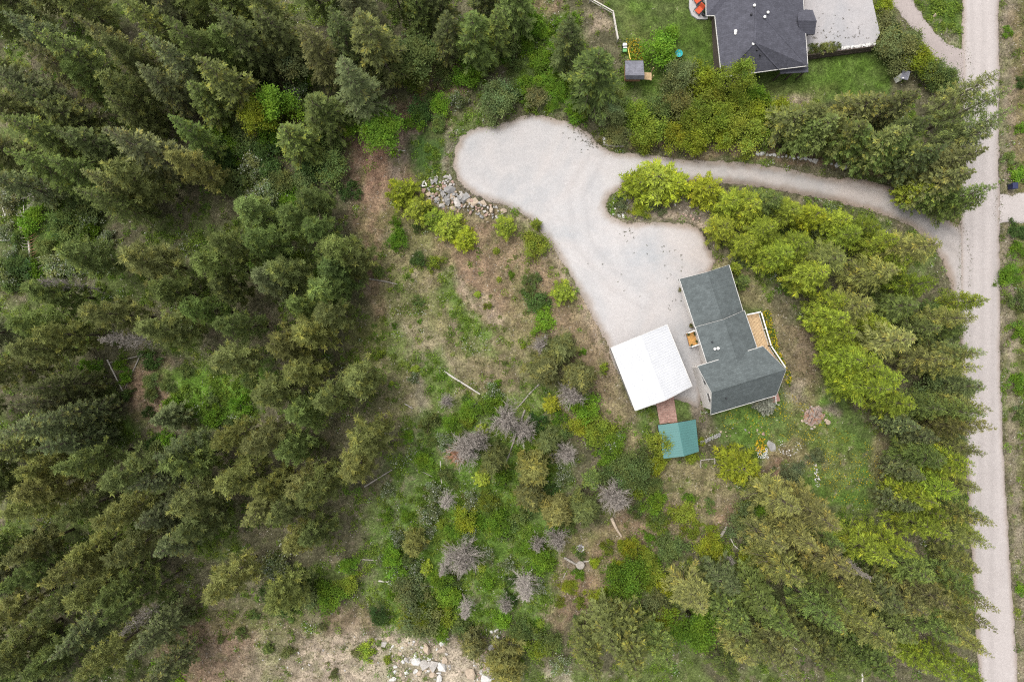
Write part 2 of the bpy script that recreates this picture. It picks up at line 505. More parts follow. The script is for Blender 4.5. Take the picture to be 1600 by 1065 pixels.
# (soil, outline in photo pixels, feather px, strength)
ZONES = [
    ('drygrass', [(560, 320), (620, 250), (720, 300), (860, 370), (950, 540), (1010, 700), (900, 680), (760, 640), (640, 700), (600, 620), (560, 460)], 30, .9),
    ('brown', [(540, 210), (620, 180), (650, 140), (700, 80), (760, 90), (720, 130), (700, 200), (640, 230), (650, 330), (600, 370), (570, 420), (550, 330)], 16, 1),
    ('red', [(545, 220), (600, 200), (640, 205), (610, 260), (590, 300), (555, 280)], 12, .7),
    ('mud', [(600, 240), (620, 200), (660, 190), (640, 240), (625, 290), (600, 290)], 10, .8),
    ('brown', [(610, 160), (650, 130), (680, 150), (640, 200)], 10, .7),
    ('dark', [(632, 205), (660, 195), (720, 195), (712, 240), (690, 280), (655, 290), (636, 262)], 8, .95),
    ('mud', [(705, 190), (722, 200), (705, 235), (704, 270), (715, 292), (690, 275), (690, 240)], 6, .8),
    ('dirtgrey', [(715, 205), (708, 240), (708, 265), (716, 288), (738, 306), (770, 320), (800, 332), (790, 322), (760, 306), (735, 290), (726, 262)], 5, .9),
    ('olive', [(560, 330), (640, 300), (720, 350), (700, 380), (640, 380), (590, 420)], 20, .8),
    ('brown', [(690, 370), (760, 340), (850, 400), (880, 470), (860, 560), (820, 540), (760, 480), (700, 430)], 22, .9),
    ('tan', [(700, 420), (722, 432), (765, 475), (790, 500), (770, 505), (735, 470), (708, 445)], 8, .8),
    ('tan', [(610, 500), (640, 490), (690, 540), (730, 570), (690, 575), (650, 550), (655, 640), (640, 650), (640, 560)], 10, .75),
    ('mud', [(643, 550), (662, 550), (664, 640), (657, 760), (622, 830), (590, 870), (600, 800), (640, 740), (645, 640)], 7, .9),
    ('green', [(560, 440), (640, 400), (700, 500), (760, 600), (720, 660), (660, 700), (600, 640), (570, 540)], 40, .3),
    ('green', [(780, 420), (850, 430), (900, 540), (930, 640), (850, 620), (790, 540)], 34, .35),
    ('brown', [(575, 300), (605, 310), (592, 420), (600, 500), (640, 560), (648, 600), (630, 590), (580, 520), (562, 430)], 8, .75),
    ('green', [(690, 430), (705, 420), (725, 470), (775, 520), (775, 555), (735, 555), (715, 510), (690, 460)], 8, .9),
    ('green', [(655, 545), (690, 545), (710, 600), (690, 650), (668, 630)], 8, .9),
    ('green', [(585, 480), (620, 500), (660, 580), (640, 590), (600, 570), (575, 540)], 12, .75),
    ('olive', [(540, 500), (600, 500), (600, 600), (560, 620), (530, 560)], 16, .9),
    ('green', [(600, 760), (650, 640), (760, 620), (860, 600), (900, 700), (880, 800), (860, 1000), (600, 990), (560, 900)], 24, .9),
    ('bright', [(660, 760), (800, 660), (830, 760), (800, 960), (640, 960)], 30, .5),
    ('brown', [(890, 850), (960, 800), (1040, 800), (1010, 900), (930, 960), (870, 1000), (860, 950)], 18, .8),
    ('olive', [(860, 810), (940, 830), (920, 870), (880, 870)], 14, .8),
    ('drygrass', [(1020, 715), (1130, 720), (1180, 790), (1100, 850), (1030, 860), (1010, 780)], 16, .85),
    ('brown', [(1120, 800), (1180, 770), (1190, 730), (1210, 760), (1160, 810), (1110, 840)], 10, .8),
    ('green', [(1110, 640), (1230, 600), (1290, 590), (1380, 690), (1395, 790), (1290, 790), (1230, 720), (1130, 690)], 10, .9),
    ('olive', [(1220, 620), (1290, 660), (1350, 720), (1300, 780), (1230, 680)], 16, .6),
    ('drygrass', [(1130, 420), (1180, 420), (1240, 520), (1290, 640), (1240, 640), (1210, 560), (1190, 480), (1150, 470)], 12, .8),
    ('mud', [(1222, 612), (1258, 592), (1262, 622), (1245, 628)], 8, .85),
    ('brown', [(1225, 510), (1270, 480), (1290, 600), (1270, 610)], 16, .5),
    ('brown', [(1365, 640), (1390, 700), (1395, 800), (1375, 800), (1362, 720)], 12, .6),
    ('mud', [(985, 300), (1040, 300), (1100, 310), (1120, 345), (1125, 400), (1112, 390), (1100, 362), (1075, 346), (1010, 346), (985, 350), (960, 335), (965, 310)], 6, .95),
    ('tan', [(1020, 333), (1060, 332), (1100, 352), (1108, 372), (1098, 366), (1076, 345), (1030, 343)], 5, .9),
    ('drygrass', [(1112, 380), (1140, 400), (1150, 430), (1120, 425)], 8, .8),
    ('tan', [(795, 326), (828, 340), (850, 366), (872, 392), (895, 430), (945, 530), (985, 640), (965, 600), (915, 500), (872, 425), (845, 375)], 6, .9),
    ('brown', [(830, 420), (880, 430), (940, 540), (960, 620), (920, 600), (860, 540)], 18, .55),
    ('drygrass', [(940, 560), (985, 650), (1020, 720), (990, 720), (950, 640)], 10, .7),
    ('green', [(1000, 640), (1028, 634), (1030, 660), (1010, 670)], 6, .8),
    ('green', [(1054, 624), (1078, 618), (1082, 650), (1060, 655)], 6, .8),
    ('mud', [(1076, 605), (1092, 600), (1105, 640), (1100, 665), (1082, 650)], 6, .8),
    ('green', [(800, 40), (870, 20), (900, 60), (920, 170), (860, 170), (800, 150)], 20, .85),
    ('tan', [(920, 20), (950, 25), (955, 50), (920, 55)], 8, .8),
    ('brown', [(830, -10), (880, -10), (870, 25), (840, 15)], 10, .7),
    ('lawn', [(925, -80), (1110, -80), (1112, 40), (1128, 130), (1060, 120), (1010, 170), (985, 100), (962, 40)], 6, 1),
    ('olive', [(970, 20), (1020, 40), (1020, 100), (985, 110)], 16, .5),
    ('lawn', [(1120, 110), (1262, 90), (1372, 70), (1400, 110), (1390, 150), (1280, 160), (1180, 160), (1128, 150)], 6, 1),
    ('olive', [(1180, 140), (1300, 130), (1290, 165), (1190, 170)], 12, .5),
    ('tan', [(1215, 155), (1270, 150), (1280, 170), (1225, 178)], 8, .8),
    ('brown', [(930, 222), (1010, 232), (1100, 246), (1160, 246), (1260, 262), (1340, 272), (1400, 285), (1450, 320), (1500, 345), (1460, 270), (1300, 245), (1100, 215), (960, 205)], 6, .8),
    ('lawn', [(1440, -60), (1506, -60), (1502, 60), (1490, 72), (1470, 50), (1436, 0)], 4, .9),
    ('mud', [(1466, 50), (1490, 45), (1500, 70), (1480, 68)], 5, .8),
    ('olive', [(1562, -200), (1700, -200), (1700, 1300), (1600, 1300), (1580, 900), (1566, 600)], 3, .9),
    ('mud', [(1562, -200), (1585, -200), (1590, 300), (1590, 620), (1600, 820), (1612, 1070), (1590, 1070), (1578, 850), (1566, 600)], 7, .75),
    ('brown', [(1585, 20), (1600, 20), (1620, 130), (1600, 330), (1580, 200)], 12, .6),
    ('mud', [(1480, 380), (1502, 380), (1505, 560), (1490, 540)], 8, .6),
    ('rubble', [(560, 985), (620, 985), (700, 1000), (790, 1010), (800, 1100), (500, 1100), (450, 1070), (470, 1010)], 16, .95),
    ('tan', [(330, 985), (440, 975), (560, 990), (560, 1100), (300, 1100)], 24, .55),
    ('brown', [(240, 1000), (340, 960), (400, 990), (330, 1100), (230, 1100)], 18, .8),
    ('olive', [(300, 960), (470, 950), (480, 990), (330, 990)], 16, .7),
    ('brown', [(500, 950), (600, 960), (600, 990), (500, 990)], 12, .6),
    ('brown', [(190, 570), (260, 570), (270, 660), (240, 680), (200, 640)], 12, .9),
    ('bright', [(255, 580), (420, 560), (400, 650), (330, 670), (270, 650)], 14, 1),
    ('green', [(140, 650), (210, 660), (200, 700), (150, 690)], 12, .8),
    ('green', [(20, 290), (130, 290), (150, 430), (0, 440), (0, 300)], 20, .8),
    ('brown', [(430, 120), (480, 130), (480, 200), (430, 180)], 12, .7),
    ('rubble', [(860, 1040), (900, 1030), (900, 1100), (850, 1100)], 10, .7),
    ('mud', [(880, 868), (915, 868), (920, 895), (890, 895)], 8, .6),
    ('mud', [(1278, 636), (1300, 632), (1320, 650), (1318, 662), (1290, 650)], 5, .9),
    ('red', [(1203, 712), (1218, 708), (1222, 752), (1206, 756)], 5, .9),
    ('brown', [(1185, 690), (1240, 680), (1270, 720), (1240, 750), (1190, 740)], 8, .7),
]
wX = X + 1.1 * (NZ.fbm(X, Y, 2.6, 3) - .5) * 2; wY = Y + 1.1 * (NZ2.fbm(X, Y, 2.6, 3) - .5) * 2
base_n = NZ3.fbm(X, Y, 6.0, 4)[..., None]
C = np.array(SOIL['floor']) * (1 - smooth((base_n - .45) / .2)) + np.array(SOIL['moss']) * smooth((base_n - .45) / .2)
for k, (soil, poly, fe, st) in enumerate(ZONES):
    w = PX(poly); f = fe / K
    x0, y0 = w.min(0) - f - 2; x1, y1 = w.max(0) + f + 2
    ii = np.where((gx > x0) & (gx < x1))[0]; jj = np.where((gy > y0) & (gy < y1))[0]
    if len(ii) == 0 or len(jj) == 0: continue
    s = np.s_[ii[0]:ii[-1] + 1, jj[0]:jj[-1] + 1]
    d = sdist(wX[s], wY[s], w)
    nb = NZ.fbm(X[s] + 31 * k, Y[s] - 17 * k, 1.8, 4) - .5
    a = smooth(.5 - (d + nb * f * 3.0) / (2 * f)) * st
    a = np.clip(a * (.8 + .9 * nb), 0, 1)[..., None]
    C[s] = C[s] * (1 - a) + np.array(SOIL[soil]) * a
tone = (.42 + 1.16 * NZ2.fbm(X, Y, .75, 4))[..., None]
C = C * tone
# small scattered patches: turf in the dry ground, bare soil in the green
pt = smooth((NZ3.fbm(X + 50, Y, 1.3, 4) - .60) / .1)[..., None] * (dflat > .2)[..., None]
C = C * (1 - .3 * pt) + np.array((.085, .110, .028)) * .3 * pt
pt = smooth((NZ.fbm(X - 50, Y, 1.0, 4) - .64) / .1)[..., None] * (dflat > .2)[..., None]
C = C * (1 - .4 * pt) + np.array((.20, .16, .115)) * .4 * pt
nx, ny = X.shape
idx = np.arange(nx * ny).reshape(nx, ny)
faces = np.stack([idx[:-1, :-1], idx[1:, :-1], idx[1:, 1:], idx[:-1, 1:]], -1).reshape(-1, 4)
me = bpy.data.meshes.new("ground")
me.vertices.add(nx * ny); me.vertices.foreach_set("co", np.stack([X, Y, Z], -1).astype(np.float32).ravel())
me.loops.add(faces.size); me.loops.foreach_set("vertex_index", faces.astype(np.int32).ravel())
me.polygons.add(len(faces)); me.polygons.foreach_set("loop_start", np.arange(0, faces.size, 4, dtype=np.int32))
me.polygons.foreach_set("use_smooth", np.ones(len(faces), bool))
ca = me.color_attributes.new("Col", 'FLOAT_COLOR', 'POINT')
ca.data.foreach_set("color", np.concatenate([C, np.ones((nx, ny, 1))], -1).astype(np.float32).ravel())
me.update(calc_edges=True)
me.materials.append(M['earth'])
tag(link(bpy.data.objects.new("ground", me)), "uneven forest floor and clearing of dry grass and bare soil", "ground", kind="structure")


def sheet(name, poly, mat, z, label, cat, edge=None, rag=.34, step=.26, shade=None):
    """gravel sheet clipped to an outline with a ragged edge; shade(x,y,dist)->rgb multiplier"""
    w = np.asarray(poly); x0, y0 = w.min(0) - .6; x1, y1 = w.max(0) + .6
    xs = np.arange(x0, x1, step); ys = np.arange(y0, y1, step)
    A, B = np.meshgrid(xs, ys, indexing='ij')
    d = sdist(A, B, w) + rag * 2 * (NZ2.fbm(A, B, .8, 3) - .5) + rag * (NZ3.fbm(A, B, 3.0, 2) - .5)
    # pull the vertices just outside onto the outline so that the rim is smooth, then drop them into the soil
    gxx, gyy = np.gradient(d, step)
    gl = np.sqrt(gxx ** 2 + gyy ** 2) + 1e-6
    band = (d > 0) & (d < step * 1.6)
    A = np.where(band, A - gxx / gl * d, A); B = np.where(band, B - gyy / gl * d, B)
    zz = np.where(band, -.09, z + .02 * (NZ.fbm(A, B, 3.0, 3) - .5))
    ok = d < step * 1.6
    n0, n1 = A.shape; ix = np.arange(n0 * n1).reshape(n0, n1)
    keep = ok[:-1, :-1] & ok[1:, :-1] & ok[1:, 1:] & ok[:-1, 1:]
    f = np.stack([ix[:-1, :-1], ix[1:, :-1], ix[1:, 1:], ix[:-1, 1:]], -1)[keep]
    used = np.unique(f); re = np.full(n0 * n1, -1); re[used] = np.arange(len(used)); f = re[f]
    V = np.stack([A, B, zz], -1).reshape(-1, 3)[used]
    c = np.ones((n0, n1, 3)) if shade is None else shade(A, B, d)
    c = np.concatenate([c, np.ones((n0, n1, 1))], -1).reshape(-1, 4)[used]
    me = bpy.data.meshes.new(name)
    me.vertices.add(len(V)); me.vertices.foreach_set("co", V.astype(np.float32).ravel())
    me.loops.add(f.size); me.loops.foreach_set("vertex_index", f.astype(np.int32).ravel())
    me.polygons.add(len(f)); me.polygons.foreach_set("loop_start", np.arange(0, f.size, 4, dtype=np.int32))
    me.polygons.foreach_set("use_smooth", np.ones(len(f), bool))
    at = me.color_attributes.new("Col", 'FLOAT_COLOR', 'POINT'); at.data.foreach_set("color", c.astype(np.float32).ravel())
    me.update(calc_edges=True); me.materials.append(mat)
    return tag(link(bpy.data.objects.new(name, me)), label, cat, kind="structure")


def lanes(x, y, path, offs, wid):
    """1 on the wheel tracks that follow a path"""
    w = PX(path); best = np.full(x.shape, 1e9); side = np.zeros(x.shape)
    for a, b in zip(w[:-1], w[1:]):
        e = b - a; L = np.hypot(*e)
        t = np.clip(((x - a[0]) * e[0] + (y - a[1]) * e[1]) / (L * L), 0, 1)
        dx = x - a[0] - t * e[0]; dy = y - a[1] - t * e[1]; q = np.hypot(dx, dy)
        best = np.minimum(best, q)
    return np.exp(-((best - offs) / wid) ** 2)


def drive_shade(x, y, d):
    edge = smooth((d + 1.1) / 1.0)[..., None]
    tr = lanes(x, y, [(900, 270), (960, 262), (1060, 268), (1160, 272), (1260, 290), (1360, 308), (1430, 335), (1500, 385)], .85, .38)
    tr2 = lanes(x, y, [(930, 250), (900, 300), (910, 380), (960, 440), (1010, 470)], .9, .35) * .5
    far = smooth((x - 14) / 14)[..., None]                       # browner dirt track towards the road
    lobe = np.exp(-(((x + 1.0) / 9) ** 2 + ((y - 22) / 6) ** 2))[..., None]
    warm = np.array((1.0, .955, .92)); c = np.ones(x.shape + (3,))
    c = c * (1 - far) + np.array((.89, .835, .79)) * far * (1 - .16 * tr[..., None]) + 0
    c = c * (1 - .13 * tr2[..., None])
    c = c * (1 - lobe * .5 * (1 - warm))
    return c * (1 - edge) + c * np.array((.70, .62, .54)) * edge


def road_shade(x, y, d):
    c = np.ones(x.shape + (3,))
    u = x - 57.0
    rut = np.zeros(x.shape)
    for o in (-1.3, .1, 1.5): rut += np.exp(-((u - o - .2 * np.sin(y * .05)) / .35) ** 2)
    c = c * (1 - .10 * rut[..., None]) * (1 + .05 * (NZ.fbm(x * 6, y * .25, 1.5, 3)[..., None] - .5))
    e = smooth((d + .7) / .7)[..., None]
    return c * (1 - e) + c * np.array((.74, .68, .62)) * e


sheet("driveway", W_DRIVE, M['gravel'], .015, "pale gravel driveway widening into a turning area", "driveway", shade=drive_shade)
sheet("road", W_ROAD, M['roadgravel'], .03, "straight light gravel road beside the property", "road", shade=road_shade, rag=.15)
sheet("lane", W_LANE, M['roadgravel'], .022, "short gravel lane joining the road by the neighbouring yard", "lane",
      shade=lambda x, y, d: np.ones(x.shape + (3,)) * np.array((.84, .80, .79)))
sheet("gravel_pad", W_PAD, M['roadgravel'], .02, "small gravel pad on the far side of the road", "gravel pad")

# ------------------------------------------------------------------ plants: one mesh per variant, shared by the copies
def unit(v):
    return v / (np.linalg.norm(v, axis=-1, keepdims=True) + 1e-9)


def diamonds(p0, d, ln, wd, roll, r):
    """leaf or needle-spray quads from p0 along d (unit), length ln, half-width wd, turned by roll about d"""
    up = np.tile(np.array([0, 0, 1.0]), (len(p0), 1))
    s = unit(np.cross(d, up)); u = np.cross(s, d)
    w = (s * np.cos(roll)[:, None] + u * np.sin(roll)[:, None]) * wd[:, None]
    mid = p0 + d * (ln * r)[:, None]
    return np.stack([p0, mid + w, p0 + d * ln[:, None], mid - w], 1)


def jitcol(r, n, base, var):
    c = np.ones((n, 4)); c[:, :3] = base * (1 + var * (r.random((n, 1)) * 2 - 1)); return c


def trunk_mesh(name, r, h, rad, bend, branches, mat, bw=.03):
    """tapered bent trunk plus its bare limbs"""
    mb = MB(); n = 7
    pts = []; 
    for i in range(n):
        t = i / (n - 1)
        pts.append((bend[0] * t * t, bend[1] * t * t, h * t - .25 * (i == 0)))
    mb.tube(pts, [max(.02, rad * (1 - .92 * i / (n - 1))) for i in range(n)], 7)
    for (a, m_, b, w) in branches:
        mb.tube([a, m_, b], [w, w * .7, w * .25], 3, cap=False)
    return mesh_py(name, mb.v, mb.f, mat, True)


def conifer(seed, h, R, z0=.12, gap=.36, per=6, el_top=38, el_bot=-8, droop=.18, tw_gap=.075, tw_len=.55, tw_w=.075, prof=.85,
            tuft=False, spread=.85, yellow=.12, limb=.5, hang=.18):
    r = np.random.default_rng(seed)
    bend = r.normal(0, .03 * h / 2, 2)
    zs = np.arange(z0 * h, .985 * h, gap); zs = zs + r.normal(0, gap * .3, len(zs))
    B = []
    for z in zs:
        t = np.clip((z - z0 * h) / (h * (1 - z0)), 0, 1)
        k = max(3, int(per + r.integers(-1, 2) - (2 if t > .85 else 0)))
        a0 = r.random() * 6.28
        for i in range(k):
            if t < .35 and r.random() < .25: continue
            L = R * ((1 - t) ** prof * min(1, (t + .25) / .42) + .05) * r.uniform(.6, 1.12)
            B.append((z + r.normal(0, .08), a0 + 6.283 * i / k + r.normal(0, .22), L, math.radians(el_bot + (el_top - el_bot) * t + r.normal(0, 7)), t))
    B = np.array(B)
    bz, az, L, el, bt = B.T

    def along(i, s):
        z = bz[i] + L[i] * (s * np.sin(el[i]) - droop * s * s + droop * .55 * s ** 3)
        q = s * L[i] * np.cos(el[i])
        tt = bz[i] / h
        return np.stack([bend[0] * tt * tt + np.cos(az[i]) * q, bend[1] * tt * tt + np.sin(az[i]) * q, z], -1)

    limbs = []
    for i in range(len(B)):
        if r.random() > limb: continue
        ii = np.array([i])
        a, m_, b = along(ii, np.array([0.0]))[0], along(ii, np.array([.5]))[0], along(ii, np.array([.92]))[0]
        limbs.append((a, m_, b, .014 + .012 * L[i]))
    bvar = r.uniform(.72, 1.28, len(B)); ylw = r.random(len(B))
    Q = []; CC = []
    if not tuft:
        cnt = np.maximum(5, (L / tw_gap).astype(int))
        bi = np.repeat(np.arange(len(B)), cnt)
        s = .16 + .84 * r.random(len(bi)) ** .8
        side = np.where(r.random(len(bi)) < .5, -1.0, 1.0)
        p0 = along(bi, s)
        rad = np.stack([np.cos(az[bi]), np.sin(az[bi]), np.zeros(len(bi))], -1); per_ = np.stack([-rad[:, 1], rad[:, 0], rad[:, 2]], -1)
        f = r.uniform(.35, 1.0, len(bi))
        d = unit(rad * f[:, None] + per_ * (side * spread * r.uniform(.6, 1.1, len(bi)))[:, None]
                 + np.array([0, 0, 1.0]) * (np.sin(el[bi]) * .5 - hang + r.normal(0, .16, len(bi)))[:, None])
        ln = tw_len * (1.1 - .55 * s) * r.uniform(.6, 1.25, len(bi)) * np.clip(L[bi] / 1.1, .45, 1.15)
        Q.append(diamonds(p0, d, ln, tw_w * r.uniform(.7, 1.3, len(bi)), r.normal(0, .55, len(bi)), .45))
        c = jitcol(r, len(bi), 1.0, .2); c[:, :3] *= bvar[bi][:, None]
        tip = ((s > .78) * r.random(len(bi)) * yellow * 3)[:, None]
        c[:, :3] *= (1 + tip * np.array([1.1, 1.0, .3]))
        br = (ylw[bi] < yellow * .6)[:, None] * np.array([.38, .20, -.05]) + 1; c[:, :3] *= br
        CC.append(c)
        # leader and branch ends
        ii = np.arange(len(B)); e = along(ii, np.full(len(B), .85)); e2 = along(ii, np.full(len(B), 1.12))
        dv = e2 - e
        Q.append(diamonds(e, unit(dv), np.linalg.norm(dv, axis=1) + .12, np.full(len(B), tw_w * 1.1), r.normal(0, .5, len(B)), .4))
        c = jitcol(r, len(B), 1.12, .15); c[:, :3] *= bvar[:, None]; CC.append(c)
    else:
        cnt = np.maximum(2, (L / .26).astype(int))
        bi = np.repeat(np.arange(len(B)), cnt)
        s = .35 + .68 * r.random(len(bi))
        c0 = along(bi, s) + r.normal(0, .16, (len(bi), 3)) * np.array([1, 1, .6])
        nn = 16
        ti = np.repeat(np.arange(len(bi)), nn)
        d = unit(r.normal(0, 1, (len(ti), 3)) * np.array([1, 1, .6]) + np.array([0, 0, .45]))
        ln = r.uniform(.2, .52, len(ti))
        Q.append(diamonds(c0[ti], d, ln, r.uniform(.028, .052, len(ti)), r.uniform(-.8, .8, len(ti)), .5))
        tv = r.uniform(.68, 1.32, len(bi)); c = jitcol(r, len(ti), 1.0, .18); c[:, :3] *= (tv[ti] * bvar[bi][ti] ** .6)[:, None]
        yl = (r.random(len(bi)) < yellow)[ti][:, None] * np.array([.36, .24, 0]) + 1
        c[:, :3] *= yl; CC.append(c)
    q = np.concatenate(Q); c = np.concatenate(CC)
    crown = mesh_quads("crown", q, c, M['leaf'])
    trunk = trunk_mesh("trunk", r, h * .97, .011 * h + .03, bend, limbs, M['bark'])
    return dict(h=h, R=R, parts=[("trunk", trunk), ("crown", crown)])


def broadleaf(seed, h, R, n_clump=26, leaves=95, leaf=.15, flower=0.0, stems=7, flat=.9, ragged=.5, trunk=False):
    r = np.random.default_rng(seed)
    cl = []
    for k in range(n_clump):
        a = r.random() * 6.283; q = R * math.sqrt(r.random()) * .86 * (1 + .28 * math.sin(2 * a + seed) + .22 * math.sin(3 * a + 2.3 * seed) + .12 * math.sin(5 * a + seed * .7))
        top = h * (1 - .55 * (q / R) ** 2)
        lo = .12 * h if not trunk else .4 * h
        z = lo + (top - lo) * r.random() ** .55 * .92
        cl.append((q * math.cos(a), q * math.sin(a), z, R * r.uniform(.17, .34)))
    cl = np.array(cl)
    ci = np.repeat(np.arange(n_clump), leaves)
    n = len(ci)
    v = unit(r.normal(0, 1, (n, 3)) + np.array([0, 0, .35]))
    rad = cl[ci, 3] * (r.random(n) ** (1 / 2.2)) * (1 + ragged * r.normal(0, 1, n))
    p = cl[ci, :3] + v * rad[:, None] * np.array([1, 1, flat])
    p[:, 2] = np.maximum(p[:, 2], .05)
    d = unit(v * .6 + r.normal(0, .7, (n, 3)) * np.array([1, 1, .55]))
    q = diamonds(p, d, leaf * r.uniform(.7, 1.5, n), leaf * r.uniform(.26, .46, n), r.normal(0, .6, n), .5)
    c = jitcol(r, n, 1.0, .22); c[:, :3] *= r.uniform(.7, 1.3, n_clump)[ci][:, None]
    yl = r.normal(0, .07, n_clump)[ci]; c[:, 0] *= 1 + yl; c[:, 2] *= 1 - yl
    if flower:
        fc = r.random(n_clump) < .7
        c[:, 3] = np.where((r.random(n) < flower) & fc[ci], .15, 1.0)
    crown = mesh_quads("crown", q, c, M['leaf'])
    mb = MB()
    if trunk:
        mb.tube([(0, 0, -.2), (.05, 0, h * .4), (0, .06, h * .8)], [.02 * h, .014 * h, .02], 6)
    for k in range(stems):
        c_ = cl[r.integers(n_clump)]
        b0 = (0, 0, h * .3) if trunk else (r.normal(0, .08), r.normal(0, .08), -.1)
        mb.tube([b0, (c_[0] * .45, c_[1] * .45, c_[2] * .6), (c_[0], c_[1], c_[2] + c_[3] * .6)], [.05, .035, .012], 4, cap=False)
    st = mesh_py("trunk" if trunk else "stems", mb.v, mb.f, M['bark'], True)
    return dict(h=h, R=R, parts=[("trunk" if trunk else "stems", st), ("crown", crown)])


def dead(seed, h, R, nb=120, tw=16, mat='dead', el0=15, wd=.013, z0=.12):
    r = np.random.default_rng(seed)
    bend = r.normal(0, .25, 2)
    mb = MB()
    pts = [(bend[0] * (i / 6) ** 2, bend[1] * (i / 6) ** 2, h * i / 6 - .2 * (i == 0)) for i in range(7)]
    mb.tube(pts, [max(.015, (.012 * h + .02) * (1 - .9 * i / 6)) for i in range(7)], 6)
    trunk = mesh_py("trunk", mb.v, mb.f, M[mat], True)
    t = z0 + (1 - z0) * r.random(nb); az = r.random(nb) * 6.283
    L = R * ((1 - t) ** .7 * .9 + .15) * r.uniform(.5, 1.1, nb); el = np.radians(el0 + 30 * t + r.normal(0, 12, nb))
    base = np.stack([bend[0] * t * t, bend[1] * t * t, t * h], -1)
    d = np.stack([np.cos(az) * np.cos(el), np.sin(az) * np.cos(el), np.sin(el)], -1)
    Q = []
    for k in range(2):                                   # two crossed blades: a thin twig with volume from every side
        Q.append(diamonds(base, d, L, np.full(nb, wd * 1.6), np.full(nb, k * 1.57), .25))
    bi = np.repeat(np.arange(nb), tw); s = r.uniform(.15, 1, len(bi))
    dd = unit(d[bi] + r.normal(0, .55, (len(bi), 3)))
    ln = L[bi] * (1 - .6 * s) * r.uniform(.25, .6, len(bi)) + .08
    for k in range(2):
        Q.append(diamonds(base[bi] + d[bi] * (L[bi] * s)[:, None], dd, ln, np.full(len(bi), wd), np.full(len(bi), k * 1.57), .3))
    q = np.concatenate(Q)
    br = mesh_quads("branches", q, None, M[mat])
    return dict(h=h, R=R, parts=[("trunk", trunk), ("branches", br)])


V = {
    'fir': [conifer(100 + i, 15, 2.55, yellow=.10 + .04 * i, el_bot=-12) for i in range(5)],
    'pine': [conifer(200 + i, 14, 2.5, gap=.62, per=6, tuft=True, z0=.22, el_bot=5, el_top=45, droop=.02, prof=.6, yellow=.16) for i in range(5)],
    'larch': [conifer(300 + i, 14, 2.7, gap=.40, per=5, tw_gap=.055, tw_len=.72, tw_w=.034, droop=.10, el_bot=2, el_top=40, prof=.75, spread=.7, yellow=.2, hang=.3) for i in range(5)],
    'younglarch': [conifer(330 + i, 5.5, 1.9, z0=.05, gap=.22, per=6, tw_gap=.05, tw_len=.48, tw_w=.04, el_bot=8, el_top=45, droop=.08, prof=.7, yellow=.2, hang=.15, limb=.4) for i in range(3)],
    'youngpine': [conifer(230 + i, 6, 1.7, gap=.42, per=6, tuft=True, z0=.08, el_bot=5, el_top=50, droop=.02, prof=.6, yellow=.2) for i in range(3)],
    'spruce': [conifer(400 + i, 5, 1.5, z0=.03, gap=.2, per=8, tw_gap=.06, tw_len=.34, tw_w=.07, el_bot=0, el_top=45, droop=.05, prof=.7, yellow=.05) for i in range(2)],
    'bush': [broadleaf(500 + i, 2.4, 1.7, 34, 110, .15) for i in range(4)],
    'bigbush': [broadleaf(520 + i, 4.2, 2.7, 60, 130, .17, stems=12) for i in range(3)],
    'lowbush': [broadleaf(540 + i, 1.0, 1.1, 22, 70, .13, stems=4) for i in range(4)],
    'flowerbush': [broadleaf(560 + i, 1.9, 1.3, 30, 90, .13, flower=.18) for i in range(3)],
    'birch': [broadleaf(580 + i, 8.0, 2.0, 48, 110, .16, stems=14, trunk=True, ragged=.5) for i in range(3)],
    'dead': [dead(600 + i, 9, 1.9) for i in range(3)],
    'deadlow': [dead(620 + i, 3.0, 1.7, nb=130, tw=18, z0=.05, el0=28, wd=.011) for i in range(3)],
    'rustdead': [dead(640, 6, 1.9, mat='rustdead', nb=110, tw=9)],
}
NAMES = dict(fir="fir_tree", pine="pine_tree", larch="larch_tree", younglarch="young_larch", youngpine="young_pine", spruce="spruce_tree", bush="shrub", bigbush="large_shrub",
             lowbush="low_shrub", flowerbush="flowering_shrub", birch="birch_tree", dead="dead_tree", deadlow="dead_shrub", rustdead="dead_conifer")
CATS = dict(fir="fir tree", pine="pine tree", larch="larch tree", younglarch="larch", youngpine="pine", spruce="spruce tree", bush="shrub", bigbush="shrub",
            lowbush="shrub", flowerbush="shrub", birch="birch tree", dead="dead tree", deadlow="dead shrub", rustdead="dead tree")
TINT = dict(D=(.104, .132, .050), O=(.150, .184, .064), G=(.132, .166, .078), Y=(.190, .215, .068), L=(.200, .268, .036), T=(.205, .226, .080),
            B=(.132, .245, .025), N=(.128, .182, .054), P=(.175, .225, .090), S=(.22, .25, .21), K=(.068, .125, .033), W=(.150, .195, .074),
            M=(.228, .285, .027), A=(.152, .172, .068))
TINTWORD = dict(D="dark green", O="olive green", G="grey-green", Y="yellow-olive", L="lime green", T="tan-tipped", B="bright green", N="mid green", P="pale green",
                S="silvery blue", K="deep green", W="dusty green", M="yellow-green", A="brownish olive")


